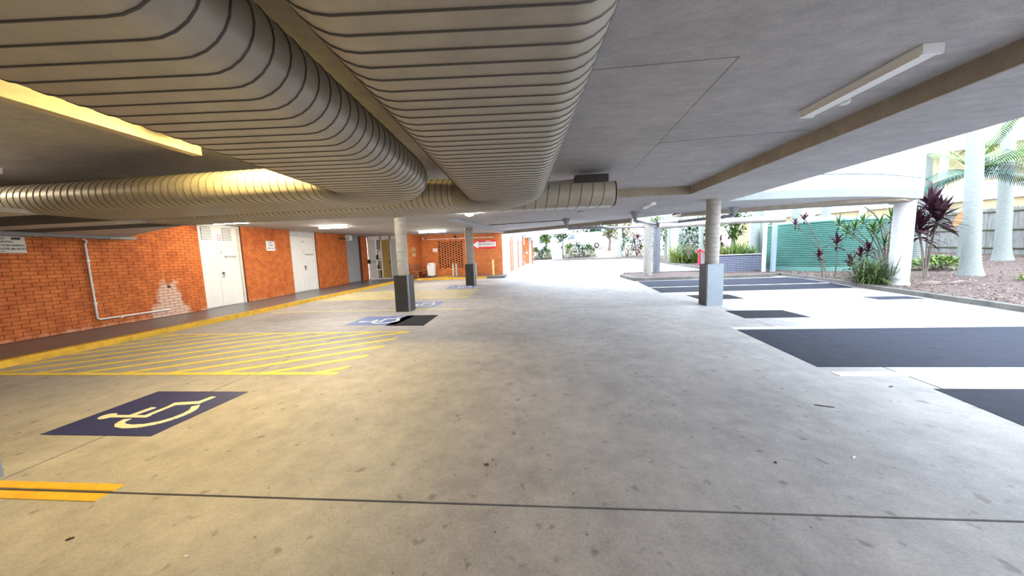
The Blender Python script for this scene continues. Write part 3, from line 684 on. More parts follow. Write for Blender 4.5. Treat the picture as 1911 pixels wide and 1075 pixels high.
ci = thing('column', 'plain round concrete column on the planted island', 'column', (5.98,17.95,.3)); rcol(5.98, 17.95, .22, .16, 3.12, parent=ci); 
b = MB(); b.lathe((5.98,17.95,3.0), [(.26,0),(.26,.1)], 24); b.build('cap', M_col, ci); fix(ci)
cpst = thing('post', 'dark grey steel post behind the island column, carrying drain pipes', 'post', (6.9,19.25,.3))
b = MB(); b.lathe((6.9,19.25,.16), [(.2,0),(.2,2.95)], 20); auto(b.build('shaft', mat('grey post paint', (.15,.16,.185), .5, noise=.2), cpst))
b = MB(); b.lathe((6.9,19.25,2.95), [(.25,0),(.25,.3)], 20); auto(b.build('collar', M_clad, cpst)); fix(cpst)
pr = thing('pillar', 'thick white round pillar under the balcony beside the tall grass tuft', 'pillar', (12.33,11.9,.17)); rcol(12.35, 11.95, .25, .1, 2.98, M_whiteb, parent=pr)
b = MB(); b.lathe((12.35,11.95,.1), [(.28,0),(.28,.12),(.26,.14)], 24); auto(b.build('base', M_whiteb, pr)); fix(pr)

# =================================================================== DUCTS
def duct_path(start, corner, end, Rc, dirseg=None, n=14):
    A, B, E = (Vector((*p, 0)) for p in (start, corner, end))
    d1 = (B-A).normalized(); d2 = (E-B).normalized(); ang = d1.angle(d2); t = Rc*math.tan(ang/2)
    p1 = B-d1*t; p2 = B+d2*t
    nrm = (d2-d1*d1.dot(d2)).normalized(); cen = p1+nrm*Rc
    pts = [A+(p1-A)*i/10 for i in range(11)]
    for i in range(1, n):
        a = ang*i/n; pts.append(cen-nrm*Rc*math.cos(a)+d1*Rc*math.sin(a))
    pts += [p2+(E-p2)*i/16 for i in range(17)]
    return pts
def sample(path, step):
    out = []; acc = 0; nxt = 0
    for a, b in zip(path, path[1:]):
        L = (b-a).length
        while nxt <= acc+L: out.append(a+(b-a)*((nxt-acc)/L)); nxt += step
        acc += L
    return out
def oval(fl_, r, n=12):
    # flat oval: straight length fl_, end radius r; unit perimeter list (u, v)
    P = []
    for i in range(n+1): a = -PI/2+PI*i/n; P.append((fl_/2+r*math.cos(a), r*math.sin(a)))
    for i in range(n+1): a = PI/2+PI*i/n; P.append((-fl_/2+r*math.cos(a), r*math.sin(a)))
    return P
def duct(root, path, prof, zc, name='casing', seam_pitch=.1, capend=False):
    # prof(t) -> (flat, r); t in 0..1
    st = sample(path, .05); N = len(st); vs = []; fs = []
    fr = []
    for i, p in enumerate(st):
        d = (st[min(i+1,N-1)]-st[max(i-1,0)]).normalized(); s = Vector((d.y, -d.x, 0)); fl_, r, dz = prof(i/(N-1)); O = oval(fl_, r)
        ring = [p+s*u+Vector((0,0,zc+dz+v)) for u, v in O]; fr.append(ring); vs += ring
    K = len(fr[0])
    for i in range(N-1):
        for k in range(K): fs.append((i*K+k, (i+1)*K+k, (i+1)*K+(k+1)%K, i*K+(k+1)%K))
    if capend: fs.append(tuple(range((N-1)*K, N*K)))
    b = MB(); b.add(vs, fs); c = b.build(name, M_duct, root); auto(c, 50); sm_ = M_seam if not capend else M_clad
    # raised helical lock seam
    turns = int((N-1)*.05/seam_pitch); path3 = []; b = MB(); vs = []; fs = []
    cur = []
    for q in range(turns*K):
        s_ = q/K*seam_pitch/.05; i = int(s_); f = s_-i
        if i+1 >= N: break
        k = q % K; P0 = fr[i][k].lerp(fr[i+1][k], f); ctr = (st[i].lerp(st[i+1], f))+Vector((0,0,zc)); 
        a = fr[i][(k+1)%K]-fr[i][(k-1)%K]; d = (st[i+1]-st[i]).normalized(); nn = d.cross(a).normalized()
        if nn.dot(P0-ctr) < 0: nn = -nn
        cur.append((P0, d, nn))
    for j, (P0, d, nn) in enumerate(cur):
        vs += [P0-d*.006-nn*.002, P0-d*.003+nn*.005, P0+d*.003+nn*.005, P0+d*.006-nn*.002]
        if j:
            a = (j-1)*4; fs += [(a,a+1,a+5,a+4),(a+1,a+2,a+6,a+5),(a+2,a+3,a+7,a+6)]
    b.add(vs, fs); b.build('spiral_seam', sm_, root, smooth=True)
    return c
# Large duct L -> turns left
dl = thing('air_duct', 'big flat-oval spiral air duct at upper left that bends left below the ceiling', 'duct', (-1.6,2,2.4))
def pl(t): return (.80, .21, 0)
duct(dl, duct_path((-1.52,-3.2), (-1.95,4.40), (-10.8,4.62), .80), lambda t: (.44, .21, 0) if False else ((.80 if t < .45 else .80), .21, 0), 2.61, seam_pitch=.11)
fix(dl)
dm = thing('air_duct', 'central flat-oval spiral air duct overhead that bends left at its far end', 'duct', (-.2,2,2.4))
duct(dm, duct_path((-.02,-3.2), (-.50,5.45), (-10.5,5.75), .85), lambda t: (.80 if t < .55 else .80-.3*min(1,(t-.55)/.1), .21, 0), 2.61, seam_pitch=.098)
fix(dm)
ds = thing('air_duct', 'short grey spiral duct stub with closed end right of the central duct', 'duct', (.9,5.9,2.4))
duct(ds, [Vector((-.6,5.97,0)), Vector((1.38,5.97,0))], lambda t: (.22, .205, 0), 2.62, seam_pitch=.19, capend=True)
b = MB(); b.add([(1.385,5.97+u*1.03,2.62+v*1.03) for u, v in oval(.22,.205)]+[(1.37,5.97+u*1.03,2.62+v*1.03) for u, v in oval(.22,.205)], [tuple(range(26)), tuple(range(26,52))[::-1]]+[(i,(i+1)%26,26+(i+1)%26,26+i) for i in range(26)]); b.build('end_cap', M_duct, ds); fix(ds)
fu = thing('fan_box', 'small grey sheet-metal box on top of the short duct stub', 'box', (1.05,6.5,2.9))
bevel(MB().box(.74, 1.36, 6.25, 6.65, 2.90, 3.06).build('housing', M_clad, fu), .01); b = MB(); b.tube([(.2,6.4,2.94),(.74,6.4,2.97)], .05, 10); b.build('spigot', M_steel, fu)
MB().box(1.37, 1.39, 6.3, 6.33, 2.9, 3.15).build('hanger', M_steel, fu); MB().box(.80, .82, 6.3, 6.33, 2.9, 3.15).build('hanger', M_steel, fu); fix(fu)
# threaded duct hangers
for i, (x, y, t) in enumerate(((.47,4.4,'central'),(-1.0,2.9,'left'))):
    pass

# =================================================================== LAMPS
def batten(x, y, z, L, rot, label, m, tube_only=False, wid=.12):
    r = thing('batten_light', label, 'light', (x,y,z))
    M4 = Matrix.Translation((x,y,z)) @ Matrix.Rotation(rot, 4, 'Z')
    b = MB(); b.box(-L/2, L/2, -wid/2, wid/2, -.03, .0); o = b.build('base_tray', M_white, r); o.data.transform(M4)
    b = MB(); hw = wid/2-.004
    pr_ = [(-hw,-.03),(-hw*.8,-.075),(hw*.8,-.075),(hw,-.03)]
    b.add([(-L/2+.01,u,v) for u, v in pr_]+[(L/2-.01,u,v) for u, v in pr_], [(0,1,2,3),(7,6,5,4),(0,4,5,1),(1,5,6,2),(2,6,7,3)]); o = b.build('diffuser', m, r); o.data.transform(M4)
    for s_ in (-1, 1):
        b = MB(); b.box(s_*L/2-.012, s_*L/2+.012, -wid/2-.003, wid/2+.003, -.079, .0); o = b.build('end_cap', M_white, r); o.data.transform(M4)
    return fix(r)
M_diff = mat('unlit diffuser', (.72,.70,.66), .3)
batten(3.14, 3.54, 3.148, 1.18, PI/2, 'unlit white batten light on the ceiling at upper right', M_diff, wid=.15)
batten(3.33, 9.95, cz(9.95)-.002, .8, PI/2, 'small unlit white batten light beyond the ceiling step on the right', M_diff)
batten(-8.2, 12.5, cz(12.5)-.002, 1.2, 0, 'glowing white batten light over the footpath near the second white door', M_lampw)
batten(-5.7, 17.3, cz(17.3)-.002, 1.5, 0, 'glowing batten light in front of the brick screen wall', M_lampw)
batten(-3.25, 3.35, 3.148, 1.2, 0, 'warm glowing batten light hidden above the big left duct', M_lamph)
batten(-5.2, 7.5, 3.148, 1.2, 0, 'glowing batten light hidden behind the second duct branch', M_lampw)
batten(-9.7, 9.6, cz(9.6)-.002, 1.2, 0, 'glowing batten light over the footpath by the first white double door, behind the duct', M_lampy)
batten(-8.7, 3.1, 3.148, 1.2, PI/2, 'warm glowing batten light over the footpath side bays, off to the left', M_lampo)
bl = thing('bulkhead_light', 'round glowing bulkhead light under the ceiling beside the grey trunking', 'light', (-2.1,10.05,2.97))
b = MB(); b.lathe((-2.1,10.05,2.93), [(.15,0),(.15,.045)], 24); b.build('rim', M_white, bl)
b = MB(); b.lathe((-2.1,10.05,2.86), [(.03,0),(.09,.015),(.13,.05),(.135,.072)], 24); b.build('globe', M_lampw, bl, smooth=True); fix(bl)
# trunking from the bulkhead to the far edge
tk = thing('service_trunking', 'long pale grey metal trunking under the ceiling running to the far slab edge', 'trunking', (-2.5,15,2.9))
A = Vector((-2.9,11.4)); B = Vector((-2.0,19.4)); d = (B-A).normalized(); n = Vector((-d.y,d.x))
for t0, t1 in ((0,.62),(.63,1)):
    a = A.lerp(B,t0); c = A.lerp(B,t1); q = MB(); q.prism([(a.x-n.x*-.0,a.y),(c.x,c.y),(c.x+n.x*.28,c.y+n.y*.28),(a.x+n.x*.28,a.y+n.y*.28)], lambda x, y: cz(y)-.13, lambda x, y: cz(y)-.004)
    q.build('trunking_length', mat('trunking grey', (.42,.44,.47), .4, .3), tk)
fix(tk)
# occupancy sensor and sprinkler
b = MB(); b.lathe((3.37,3.93,3.11), [(.025,0),(.045,.01),(.05,.04)], 16); tag(auto(b.build('ceiling_sensor', M_white)), 'tiny round ceiling sensor beside the unlit batten light', 'sensor')
b = MB(); b.lathe((-8.0,4.3,3.06), [(.02,0),(.035,.02),(.04,.09)], 12); tag(auto(b.build('ceiling_nozzle', M_white)), 'small white ceiling nozzle above the left duct branch', 'nozzle')
b = MB(); b.lathe((1.5,11.2,cz(11.2)-.02), [(.10,0),(.11,.02)], 16); tag(b.build('ceiling_drain_cap', M_clad), 'small dark round cap on the far ceiling', 'cap')
cdm = MB(); cdm.tube([(-2.4,15.5,cz(15.5)-.02),(6.2,13.0,cz(13)-.02)] if False else [(-2.2,14.8,cz(14.8)-.015),(1.2,13.9,cz(13.9)-.015)], .015, 6); tag(cdm.build('ceiling_conduit', M_black), 'thin dark conduit on the far ceiling left of the first rainwater hopper', 'conduit')

# =================================================================== DRAIN PIPES
def hopper(x, y, z, path, label, r=.055):
    h = thing('drain_pipe', label, 'pipe', (x,y,z))
    b = MB(); b.lathe((x,y,z-.30), [(.05,0),(.06,.04),(.15,.24),(.16,.30)], 16); auto(b.build('hopper', M_pipe, h), 50)
    b = MB(); b.tube(path, r, 10); auto(b.build('pipe_run', M_pipe, h), 60)
    for k in range(1, len(path)-1):
        b = MB(); a = Vector(path[k]); c = Vector(path[k+1]); d_ = (c-a).normalized(); b.tube([a, a+d_*.09], r*1.25, 10); b.build('socket', M_pipe, h)
    a = Vector(path[-2]); c = Vector(path[-1]); 
    for t in (.3,.6):
        p = a.lerp(c, t); b = MB(); b.box(p.x-.01, p.x+.01, p.y-.01, p.y+.01, p.z, cz(min(p.y,14))+.0 if p.y < 13 else p.z+.25); b.build('pipe_hanger', M_steel, h)
    return fix(h)
hopper(1.2, 13.3, cz(13.3), [(1.2,13.3,2.78),(1.2,13.3,2.70),(1.32,13.5,2.62),(6.75,19.0,2.95)], 'grey drain pipe with hopper crossing the view left of the island column')
hopper(3.45, 11.7, cz(11.7), [(3.45,11.7,2.76),(3.45,11.7,2.68),(3.6,12.0,2.66),(6.75,19.05,3.12)], 'grey drain pipe from the middle hopper to the dark post')
hopper(6.8, 11.8, cz(11.8), [(6.8,11.8,2.78),(6.78,11.85,2.72),(6.6,12.0,2.70),(5.6,13.2,2.70),(6.9,19.0,3.2)], 'grey drain pipe with hopper right of the pale column')
cb = MB(); cb.tube([(6.35,17.3,2.84),(9.65,16.6,2.92),(11.5,16.0,2.86)], .15, 16); tag(auto(cb.build('awning_beam', M_cbeam), 60), 'cream round steel awning beam between the dark post and the tank', 'beam')

# =================================================================== ISLAND, KERBS, GARDEN GROUND
ik = MB(); strip(ik, [(4.75,16.1),(8,16.25),(11.3,16.45),(12.1,17.0)], 0, .16, -.03, .15); strip(ik, [(12.1,19.6),(8,19.8),(5.0,19.6)], 0, .16, -.03, .15); strip(ik, [(5.0,19.6),(4.6,18.3),(4.75,16.1)], 0, .16, -.03, .15)
islk = struct(ik.build('island_kerb', M_kerb))
ig = MB(); ig.prism([(4.85,16.2),(11.2,16.5),(12.3,17.2),(13.5,19.4),(8,19.7),(5.0,19.5)], lambda x, y: gz(y)-.02, lambda x, y: gz(y)+.10)
struct(ig.build('island_bed', M_mulch))
gk = MB(); kp = [(kx(y), y) for y in (-8,0,3,6,7.7,8.5,9.42,9.7,11,12.3,13.6,15.2,16.3,17.2)]
strip(gk, kp[::-1], 0, .16, -.04, .13)
struct(gk.build('garden_kerb', M_kerb))
def gard(x, Y): return gz(Y)+.12+.03*max(0, x-kx(Y)-2)
gb = MB(); NY, NX = 46, 30; vs = []; fs = []
for j in range(NY):
    Y = -8+j*(47/(NY-1))
    for i in range(NX):
        t = i/(NX-1); x = kx(Y)+.1+t*(42-kx(Y)); vs.append((x, Y, gard(x, Y)+(random.uniform(-.025,.03) if i else 0)))
for j in range(NY-1):
    for i in range(NX-1): a = j*NX+i; fs.append((a, a+1, a+NX+1, a+NX))
gb.add(vs, fs); garden = struct(gb.build('garden_bed', M_mulch, smooth=True))
# leaf litter on the bed nearest the kerb
lt = MB()
for i in range(7000):
    Y = random.uniform(5, 24); x = kx(Y)+.2+random.random()**1.5*16
    a = random.uniform(0, PI); L = random.uniform(.03,.10); wv = random.uniform(.008,.025); z = gard(x, Y)+random.uniform(.0,.04)
    dx, dy = math.cos(a)*L, math.sin(a)*L; nx, ny = -math.sin(a)*wv, math.cos(a)*wv; tz = random.uniform(-.03,.03)
    lt.add([(x-dx,y_-0,0) for y_ in ()] or [(x-dx,Y-dy,z-tz),(x+nx,Y+ny,z+.01),(x+dx,Y+dy,z+tz),(x-nx,Y-ny,z+.01)], [(0,1,2,3)])
tag(lt.build('leaf_litter', M_chip), 'pale dry leaves and wood chips strewn over the garden bed', 'mulch', kind='stuff')
# far embankment
fb = MB(); vs = []; fs = []; NX, NY = 30, 16
def bank(x, Y): return gz(38)+.08+max(0, min(Y-39, 5.2))*.26
for j in range(NY):
    Y = 38+j*1.6
    for i in range(NX): x = -12+i*60/(NX-1); vs.append((x, Y, bank(x, Y)+random.uniform(-.03,.05)))
for j in range(NY-1):
    for i in range(NX-1): a = j*NX+i; fs.append((a, a+1, a+NX+1, a+NX))
fb.add(vs, fs); struct(fb.build('far_bank', mat('pale bank', (.34,.27,.23), .95, col2=(.16,.12,.10), nscale=2), smooth=True))
fk = MB(); fk.box(3, 24, 37.9, 38.1, gz(38)-.03, gz(38)+.16); struct(fk.build('far_kerb', M_kerb))
mk = MB(); strip(mk, [(10.9,37.5),(10.9,29),(10.9,21.2)], 0, .16, -.03, .15); struct(mk.build('garden_kerb', M_kerb))

# =================================================================== TANK, POSTS, PLANTER
tkx, tky, tR = 15.7, 19.2, 2.46
ta = thing('water_tank', 'large corrugated green water tank behind the planting', 'tank', (tkx,tky,.2))
prof = [(tR+.02,0),(tR+.02,.36)]
z = .36
for i in range(24):
    for q in range(4): prof.append((tR-.03+.042*math.cos(q*PI/2+PI), z+q*.094/4))
    z += .094
prof.append((tR,z)); b = MB(); b.lathe((tkx,tky,.16), prof, 96); auto(b.build('shell', M_tank, ta), 80)
b = MB(); b.lathe((tkx,tky,.16+z), [(tR+.04,-.03),(tR+.04,.03),(tR*.5,.26),(.15,.40),(.14,.46)], 48); auto(b.build('roof', M_tank, ta), 20)
b = MB()
for i in range(24):
    a = 2*PI*i/24; b.tube([(tkx+(tR+.03)*math.cos(a),tky+(tR+.03)*math.sin(a),.19+z),(tkx+.2*math.cos(a),tky+.2*math.sin(a),.57+z)], .02, 5)
b.build('roof_rib', M_tank, ta); fix(ta)
for x, y, r, m, t in ((12.12,18.2,.07,M_whiteb,'slim white post at the left side of the green tank'),(12.42,17.95,.085,mat('blue grey post', (.26,.33,.42), .5),'slim blue-grey post in front of the green tank')):
    b = MB(); b.box(x-r, x+r, y-r, y+r, gz(y)+.08, 2.86); p = tag(bevel(b.build('post', m), .01), t, 'post'); MB().box(x-r-.04, x+r+.04, y-r-.04, y+r+.04, gz(y)+.1, gz(y)+.125).build('base_plate', M_steel, p)
pw = thing('planter_wall', 'low blue-grey tiled planter wall between the pale column and the tank', 'wall', (11,18.9,.28))
MB().prism([(9.5,18.6),(12.62,19.0),(12.60,19.25),(9.45,18.85)], .2, 1.2).build('core', M_grout, pw)
b = MB(); dx = Vector((3.12,.4,0)); L_ = dx.length; dn = dx.normalized(); ang = math.atan2(.4,3.12); nn = int(L_/.1)
for i in range(nn):
    for k in range(9):
        c = Vector((9.5,18.6,0))+dn*(.05+i*.1); b.obox((c.x, c.y-.002, .29+k*.1), (.07,.02,.07), ang)
b.build('tile', M_tile, pw, kind='stuff')
MB().prism([(9.45,18.55),(12.68,18.96),(12.66,19.3),(9.4,18.9)], 1.2, 1.24).build('coping', M_whiteb, pw); fix(pw)
MB_soil = MB(); MB_soil.prism([(10.3,19.0),(12.6,19.3),(13,22.5),(12.0,22.5)], .3, 1.15); struct(MB_soil.build('planter_bed', M_mulch))

# =================================================================== PLANTS
def rdir(el0, el1):
    a = random.uniform(0, 2*PI); e = random.uniform(el0, el1); return Vector((math.cos(a)*math.cos(e), math.sin(a)*math.cos(e), math.sin(e)))
def tuft(x, y, z, n, L, wd, m, label, droop=1.1, spread=.12, el=(.6,1.45), group=None, m2=None):
    r = thing('grass_tuft', label, 'plant', (x,y,z), group); b = MB()
    for i in range(n):
        px, py = x+random.gauss(0,spread), y+random.gauss(0,spread)
        b.leaf((px,py,z-.01), rdir(*el), L*random.uniform(.6,1.15), wd, droop*random.uniform(.6,1.3), 5, mi=(1 if m2 and random.random() < .3 else 0))
    b.build('blades', [m, m2 or m], r, kind='stuff'); return fix(r)
def cordyline(x, y, z, heads, label, m=M_pur, L=.5, wd=.07, n=30, name='cordyline', m2=None):
    # heads: list of (dx, dy, height)
    r = thing(name, label, 'plant', (x,y,z))
    for dx, dy, h in heads:
        b = MB(); mx, my = dx*.3+random.uniform(-.05,.05), dy*.5
        b.tube([(x+dx*.05,y+dy*.05,z-.02),(x+mx,y+my,z+h*.5),(x+dx,y+dy,z+h)], [.025,.02,.015], 7); b.build('stem', M_bark, r)
        b = MB()
        for i in range(n):
            t = i/n; e = -.3+1.75*t+random.uniform(-.15,.15); a = i*2.4
            b.leaf((x+dx,y+dy,z+h-.22*L*2*(1-t)), (math.cos(a)*math.cos(e), math.sin(a)*math.cos(e), math.sin(e)), L*random.uniform(.75,1.1), wd, .7, 4, mi=1 if m2 and random.random() < .35 else 0)
        b.build('leaf_head', [m, m2 or m], r, kind='stuff')
    return fix(r)
def shrub(x, y, z, rx, rz, n, label, m=M_grn, m2=M_grnb, ls=.18, name='shrub', group=None, parent=None):
    r = thing(name, label, 'plant', (x,y,z), group); b = MB()
    st = MB()
    for k in range(5):
        a = k*1.26; st.tube([(x,y,z-.03),(x+math.cos(a)*rx*.3,y+math.sin(a)*rx*.3,z+rz*.5),(x+math.cos(a)*rx*.6,y+math.sin(a)*rx*.6,z+rz)], [.03,.02,.008], 5)
    st.build('stems', M_bark, r)
    for i in range(n):
        d_ = rdir(-.2, 1.5); q = random.uniform(.35,1)**.6; p = Vector((x+d_.x*rx*q, y+d_.y*rx*q, z+rz*.35+abs(d_.z)*rz*.75*q if d_.z > 0 else z+rz*.35*(1+d_.z*2)*q+.05))
        lump = math.sin(p.x*5/rx)*math.cos(p.z*6/rz)
        if lump < -.45: continue
        b.leaf(p, rdir(-.5,1.1), ls*random.uniform(.7,1.3), ls*.42, .8, 2, mi=0 if random.random() < .6 else 1)
    b.build('foliage', [m, m2], r, kind='stuff'); return fix(r)
def palm_trunk(r, x, y, z, h, rb, rm, rt, lean=(0,0), rings=True):
    b = MB(); prof = []; n = int(h/.11)
    pts = []; rs = []
    for i in range(n+1):
        t = i/n; zz = t*h; base = rm+(rb-rm)*math.exp(-zz/.35)+(rt-rm)*t*.6
        for dz_, f in ((0,1.0),(.035,.90)) if rings else ((0,1),):
            if zz+dz_ <= h: pts.append((x+lean[0]*t, y+lean[1]*t, z-.05+zz+dz_)); rs.append(base*f)
    b.tube(pts, rs, 20); return auto(b.build('trunk', M_trunk, r), 60)
def frond(r, base, d, L, m, droop=1.0, nl=26, ll=.45, hang=.5):
    b = MB(); p = Vector(base); cur = Vector(d).normalized(); pts = [p.copy()]
    seg = 12
    for i in range(seg):
        p = p+cur*(L/seg); cur = (cur+Vector((0,0,-droop/seg))).normalized(); pts.append(p.copy())
    b.tube(pts, [.025*(1-i/(seg+1)) for i in range(seg+1)], 5)
    for i in range(nl):
        t = .12+.86*i/nl; k = min(seg-1, int(t*seg)); a = pts[k].lerp(pts[k+1], t*seg-k); dr = (pts[k+1]-pts[k]).normalized(); s_ = dr.cross(Vector((0,0,1))).normalized()
        for sg in (-1,1):
            v = s_*sg+dr*.55+Vector((0,0,-hang)); b.leaf(a, v, ll*math.sin(.35+t*2.4)*random.uniform(.85,1.1), .048, .9, 3)
    return b.build('frond', m, r)
# foreground tufts and cordylines in the kerb bed
tuft(11.95, 12.35, gard(12.0,12.35), 560, 1.15, .026, M_dkg, 'big dark green grass tuft at the foot of the white pillar', m2=M_yg, spread=.20, droop=1.5)
cordyline(14.45, 13.1, gard(14.45,13.1), [(-.05,0,2.75),(-.4,.1,2.2),(.35,.05,2.4),(-.15,.2,1.9),(.1,-.1,2.3)], 'tall burgundy cordyline between the white pillar and the big palm', L=.88, wd=.13, n=40)
cordyline(14.0, 13.6, gard(14,13.6), [(.0,0,.9),(.12,.1,1.35)], 'short burgundy cordyline low beside the tall one', L=.4, wd=.06, n=18)
cordyline(11.55, 13.6, gard(12.2,13.6), [(-.25,0,1.05),(.0,.1,.65)], 'burgundy cordyline nearest the green tank centre', L=.32, wd=.07, n=22, m2=M_purb) if False else None
for x, y, hd, t, L in ((12.6,14.6,[(0,0,1.5)],'slender burgundy cordyline in front of the tank, tallest of the leaning row',.34),
                    (12.25,14.75,[(-.2,0,.95)],'small burgundy cordyline at the left of the planting before the tank',.24),
                    (12.9,13.9,[(0,0,1.0),(-.25,.1,.6)],'bushy burgundy cordyline in the middle before the tank',.34),
                    (13.55,14.3,[(0,0,1.15)],'burgundy cordyline at the right before the tank',.34)):
    cordyline(x, y, gard(x,y), hd, t, L=L*1.5, wd=.10, n=26, m2=M_purb)
# dracaena with many green heads over the tank
cordyline(14.6, 14.6, gard(14.6,14.6), [(-1.9,.1,2.25),(-1.35,0,2.05),(-.95,.1,2.3),(-.75,-.1,1.95),(-.3,.1,2.15),(-.5,.1,1.85),(0,0,2.45),(-.1,.05,1.35),(-1.55,.1,1.9)], 'branching green dracaena spreading over the front of the tank', m=M_grn, L=.5, wd=.055, n=30, name='dracaena', m2=M_grnb)
cordyline(14.3, 17.0, gard(14.3,16.0), [(-1.6,0,2.45),(-1.2,0,2.7)], 'reddish cordyline rising behind the left of the dracaena', m=M_purb, L=.42, wd=.07, n=24, m2=M_pur)
b = MB(); b.tube([(15.15,14.9,.3),(15.0,15.0,.7),(14.95,15.1,1.4),(15.0,15.2,2.2),(14.6,15.3,2.9),(14.2,15.3,3.2)], [.05,.045,.04,.035,.03,.02], 8)
tag(b.build('bare_branch', M_bark), 'thin bare curving branch beside the white pillar', 'branch')
shrub(13.0, 13.5, gard(13.0,13.5), .45, .45, 300, 'low green groundcover plant in front of the tank', ls=.12, name='groundcover')
shrub(17.6, 15.6, gard(17.6,15.6), .9, .55, 700, 'low bright green fern patch left of the big palm foot', m=M_grnb, m2=M_yg, ls=.2, name='fern')
tuft(15.7, 11.5, gard(15.7,11.5), 90, .35, .02, M_yg, 'small yellow-green grass tuft right of the big palm foot')
tuft(16.6, 10.6, gard(16.6,10.6), 160, .5, .02, M_dkg, 'dark grass tuft at the right edge of the garden bed')
# fallen frond
b = MB(); 
for i in range(16):
    a = random.uniform(-.6,.6)+(PI if i % 2 else 0); b.tube([(13.5,11.6,gard(13.5,11.6)+.05),(13.5+math.cos(a)*.4,11.6+math.sin(a)*.3,gard(13.5,11.6)+.12),(13.5+math.cos(a)*.8,11.6+math.sin(a)*.55,gard(13.5,11.6)+.04)], [.012,.01,.004], 5)
tag(b.build('fallen_palm_flower', M_chip), 'dry fallen palm flower stalk on the mulch behind the kerb', 'debris')
# palms
p1 = thing('palm_tree', 'thick grey-ringed palm trunk in front, nearest the kerb on the right', 'palm', (16.4,13.4,.25))
palm_trunk(p1, 16.33, 13.4, gard(16.4,13.4), 6.6, .37, .235, .20, lean=(-.45,0)); fix(p1)
for k in range(7): pass
p2 = thing('palm_tree', 'slimmer ringed palm in front of the paling fence at the right edge', 'palm', (23.3,18,.6))
palm_trunk(p2, 23.3, 18, gard(23.3,18)-.05, 7.2, .42, .26, .2, lean=(-.45,0))
fix(p2)
p3 = thing('palm_tree', 'pale palm trunk partly hidden behind the white pillar', 'palm', (19.3,18,.5))
palm_trunk(p3, 19.35, 18, gard(19.35,18), 5.5, .42, .30, .24); fix(p3)
p4 = thing('palm_tree', 'leafy palm behind the big trunk, with long green fronds', 'palm', (20.3,17,.5))
palm_trunk(p4, 20.35, 17, gard(20.35,17), 3.4, .34, .22, .17)
b = MB(); b.tube([(20.35,17,3.8),(20.3,17,4.4),(20.3,17,5.0)], [.18,.15,.09], 14); b.build('crownshaft', M_grnb, p4)
for (dx, dy, dz, L, dr) in ((-.9,-.1,.9,2.6,1.1),(-.7,.2,1.3,2.8,1.2),(.2,-.3,1.5,2.6,1.1),(-1,-.2,.25,2.6,.8),(.9,0,.5,2.9,1.2),(1,-.3,.1,2.6,1.0),(-.4,-.8,.9,2.2,1.3),(.5,.4,1.2,2.6,1.2),(-.9,.4,-.1,2.0,.8),(.6,-.6,.9,2.5,1.3)):
    frond(p4, (20.3,17,4.75), (dx,dy,dz), L, M_grnb if dz > .5 else M_teal, droop=dr, nl=36, ll=.8)
b = MB(); b.leaf((19.9,16.6,3.2), (-.5,0,-.8), 1.3, .5, .1, 5); b.build('dry_sheath', M_orange, p4); fix(p4)
p5 = thing('palm_tree', 'palm beyond the right edge whose drooping fronds cross the yellow building', 'palm', (26,19.5,.7))
palm_trunk(p5, 27.0, 18.4, gard(27,18.4), 5.0, .35, .2, .16)
for (dx, dy, dz, L, dr) in ((-1,.2,.55,4.6,.9),(-1,-.1,.15,3.6,1.0),(-.5,.6,1,3.5,1.1),(.6,.5,1,3.5,1.1),(.8,-.4,.6,3,1.1),(-.8,.5,.35,3.8,.7)):
    frond(p5, (27.0,18.4,5.5), (dx,dy,dz), L, M_grn, droop=dr, nl=36, ll=.9, hang=1.2)
fix(p5)
# =================================================================== FENCE
fe = thing('paling_fence', 'weathered grey timber paling fence behind the palms', 'fence', (27.5,25,.9))
FP = [(26.6,15.0),(26.7,20.0),(27.1,24.0),(28.5,28.0),(29.5,36.0)]
def fpt(s_):
    for (a, c) in zip(FP, FP[1:]):
        L = math.dist(a, c)
        if s_ <= L: return (a[0]+(c[0]-a[0])*s_/L, a[1]+(c[1]-a[1])*s_/L, math.atan2(c[1]-a[1], c[0]-a[0]))
        s_ -= L
    return None
pb = MB(); pb.box(-.01,.01,-.062,.062,0,2.75); po = None; s_ = 0
pb2 = MB(); pb2.add([(-.012,-.079,0),(.012,-.079,0),(.012,.079,0),(-.012,.079,0),(-.012,-.079,2.7),(.012,-.079,2.7),(.012,.079,2.7),(-.012,.079,2.7),(-.01,-.03,2.76),(.01,-.03,2.76),(.01,.03,2.76),(-.01,.03,2.76)],
   [(0,3,2,1),(0,1,5,4),(1,2,6,5),(2,3,7,6),(3,0,4,7),(4,5,9,8),(5,6,10,9),(6,7,11,10),(7,4,8,11),(8,9,10,11)])
while True:
    q = fpt(s_)
    if not q: break
    if po is None: po = pb2.build('paling', M_fence, fe); o = po
    else: o = po.copy(); C.objects.link(o)
    o.location = (q[0]-27.5+random.uniform(-.01,.01), q[1]-25, gard(q[0],q[1])-.1+random.uniform(-.04,.04)-.9); o.rotation_euler = (0,0,q[2]-PI/2)
    s_ += .165
rl = []
for hz in (.35,1.4,2.45):
    b = MB()
    for a, c in zip(FP, FP[1:]): b.tube([(a[0]-.04,a[1],gard(*a)+hz),(c[0]-.04,c[1],gard(*c)+hz)], .05, 4)
    rl.append(b.build('rail', M_rail, fe))
for o in rl: o.data.transform(Matrix.Translation((-27.5,-25,-.9)))
b = MB(); b.box(25.25,25.45,18.5,18.7,.5,3.6); tag(b.build('fence_post', M_fence), 'thick pale fence post at the right edge in front of the paling fence', 'post')
b = MB(); b.box(25.5,25.75,18.4,18.6,.4,3.4); tag(b.build('gate_post', M_rust), 'dark post at the very right edge beside the pale fence post', 'post')

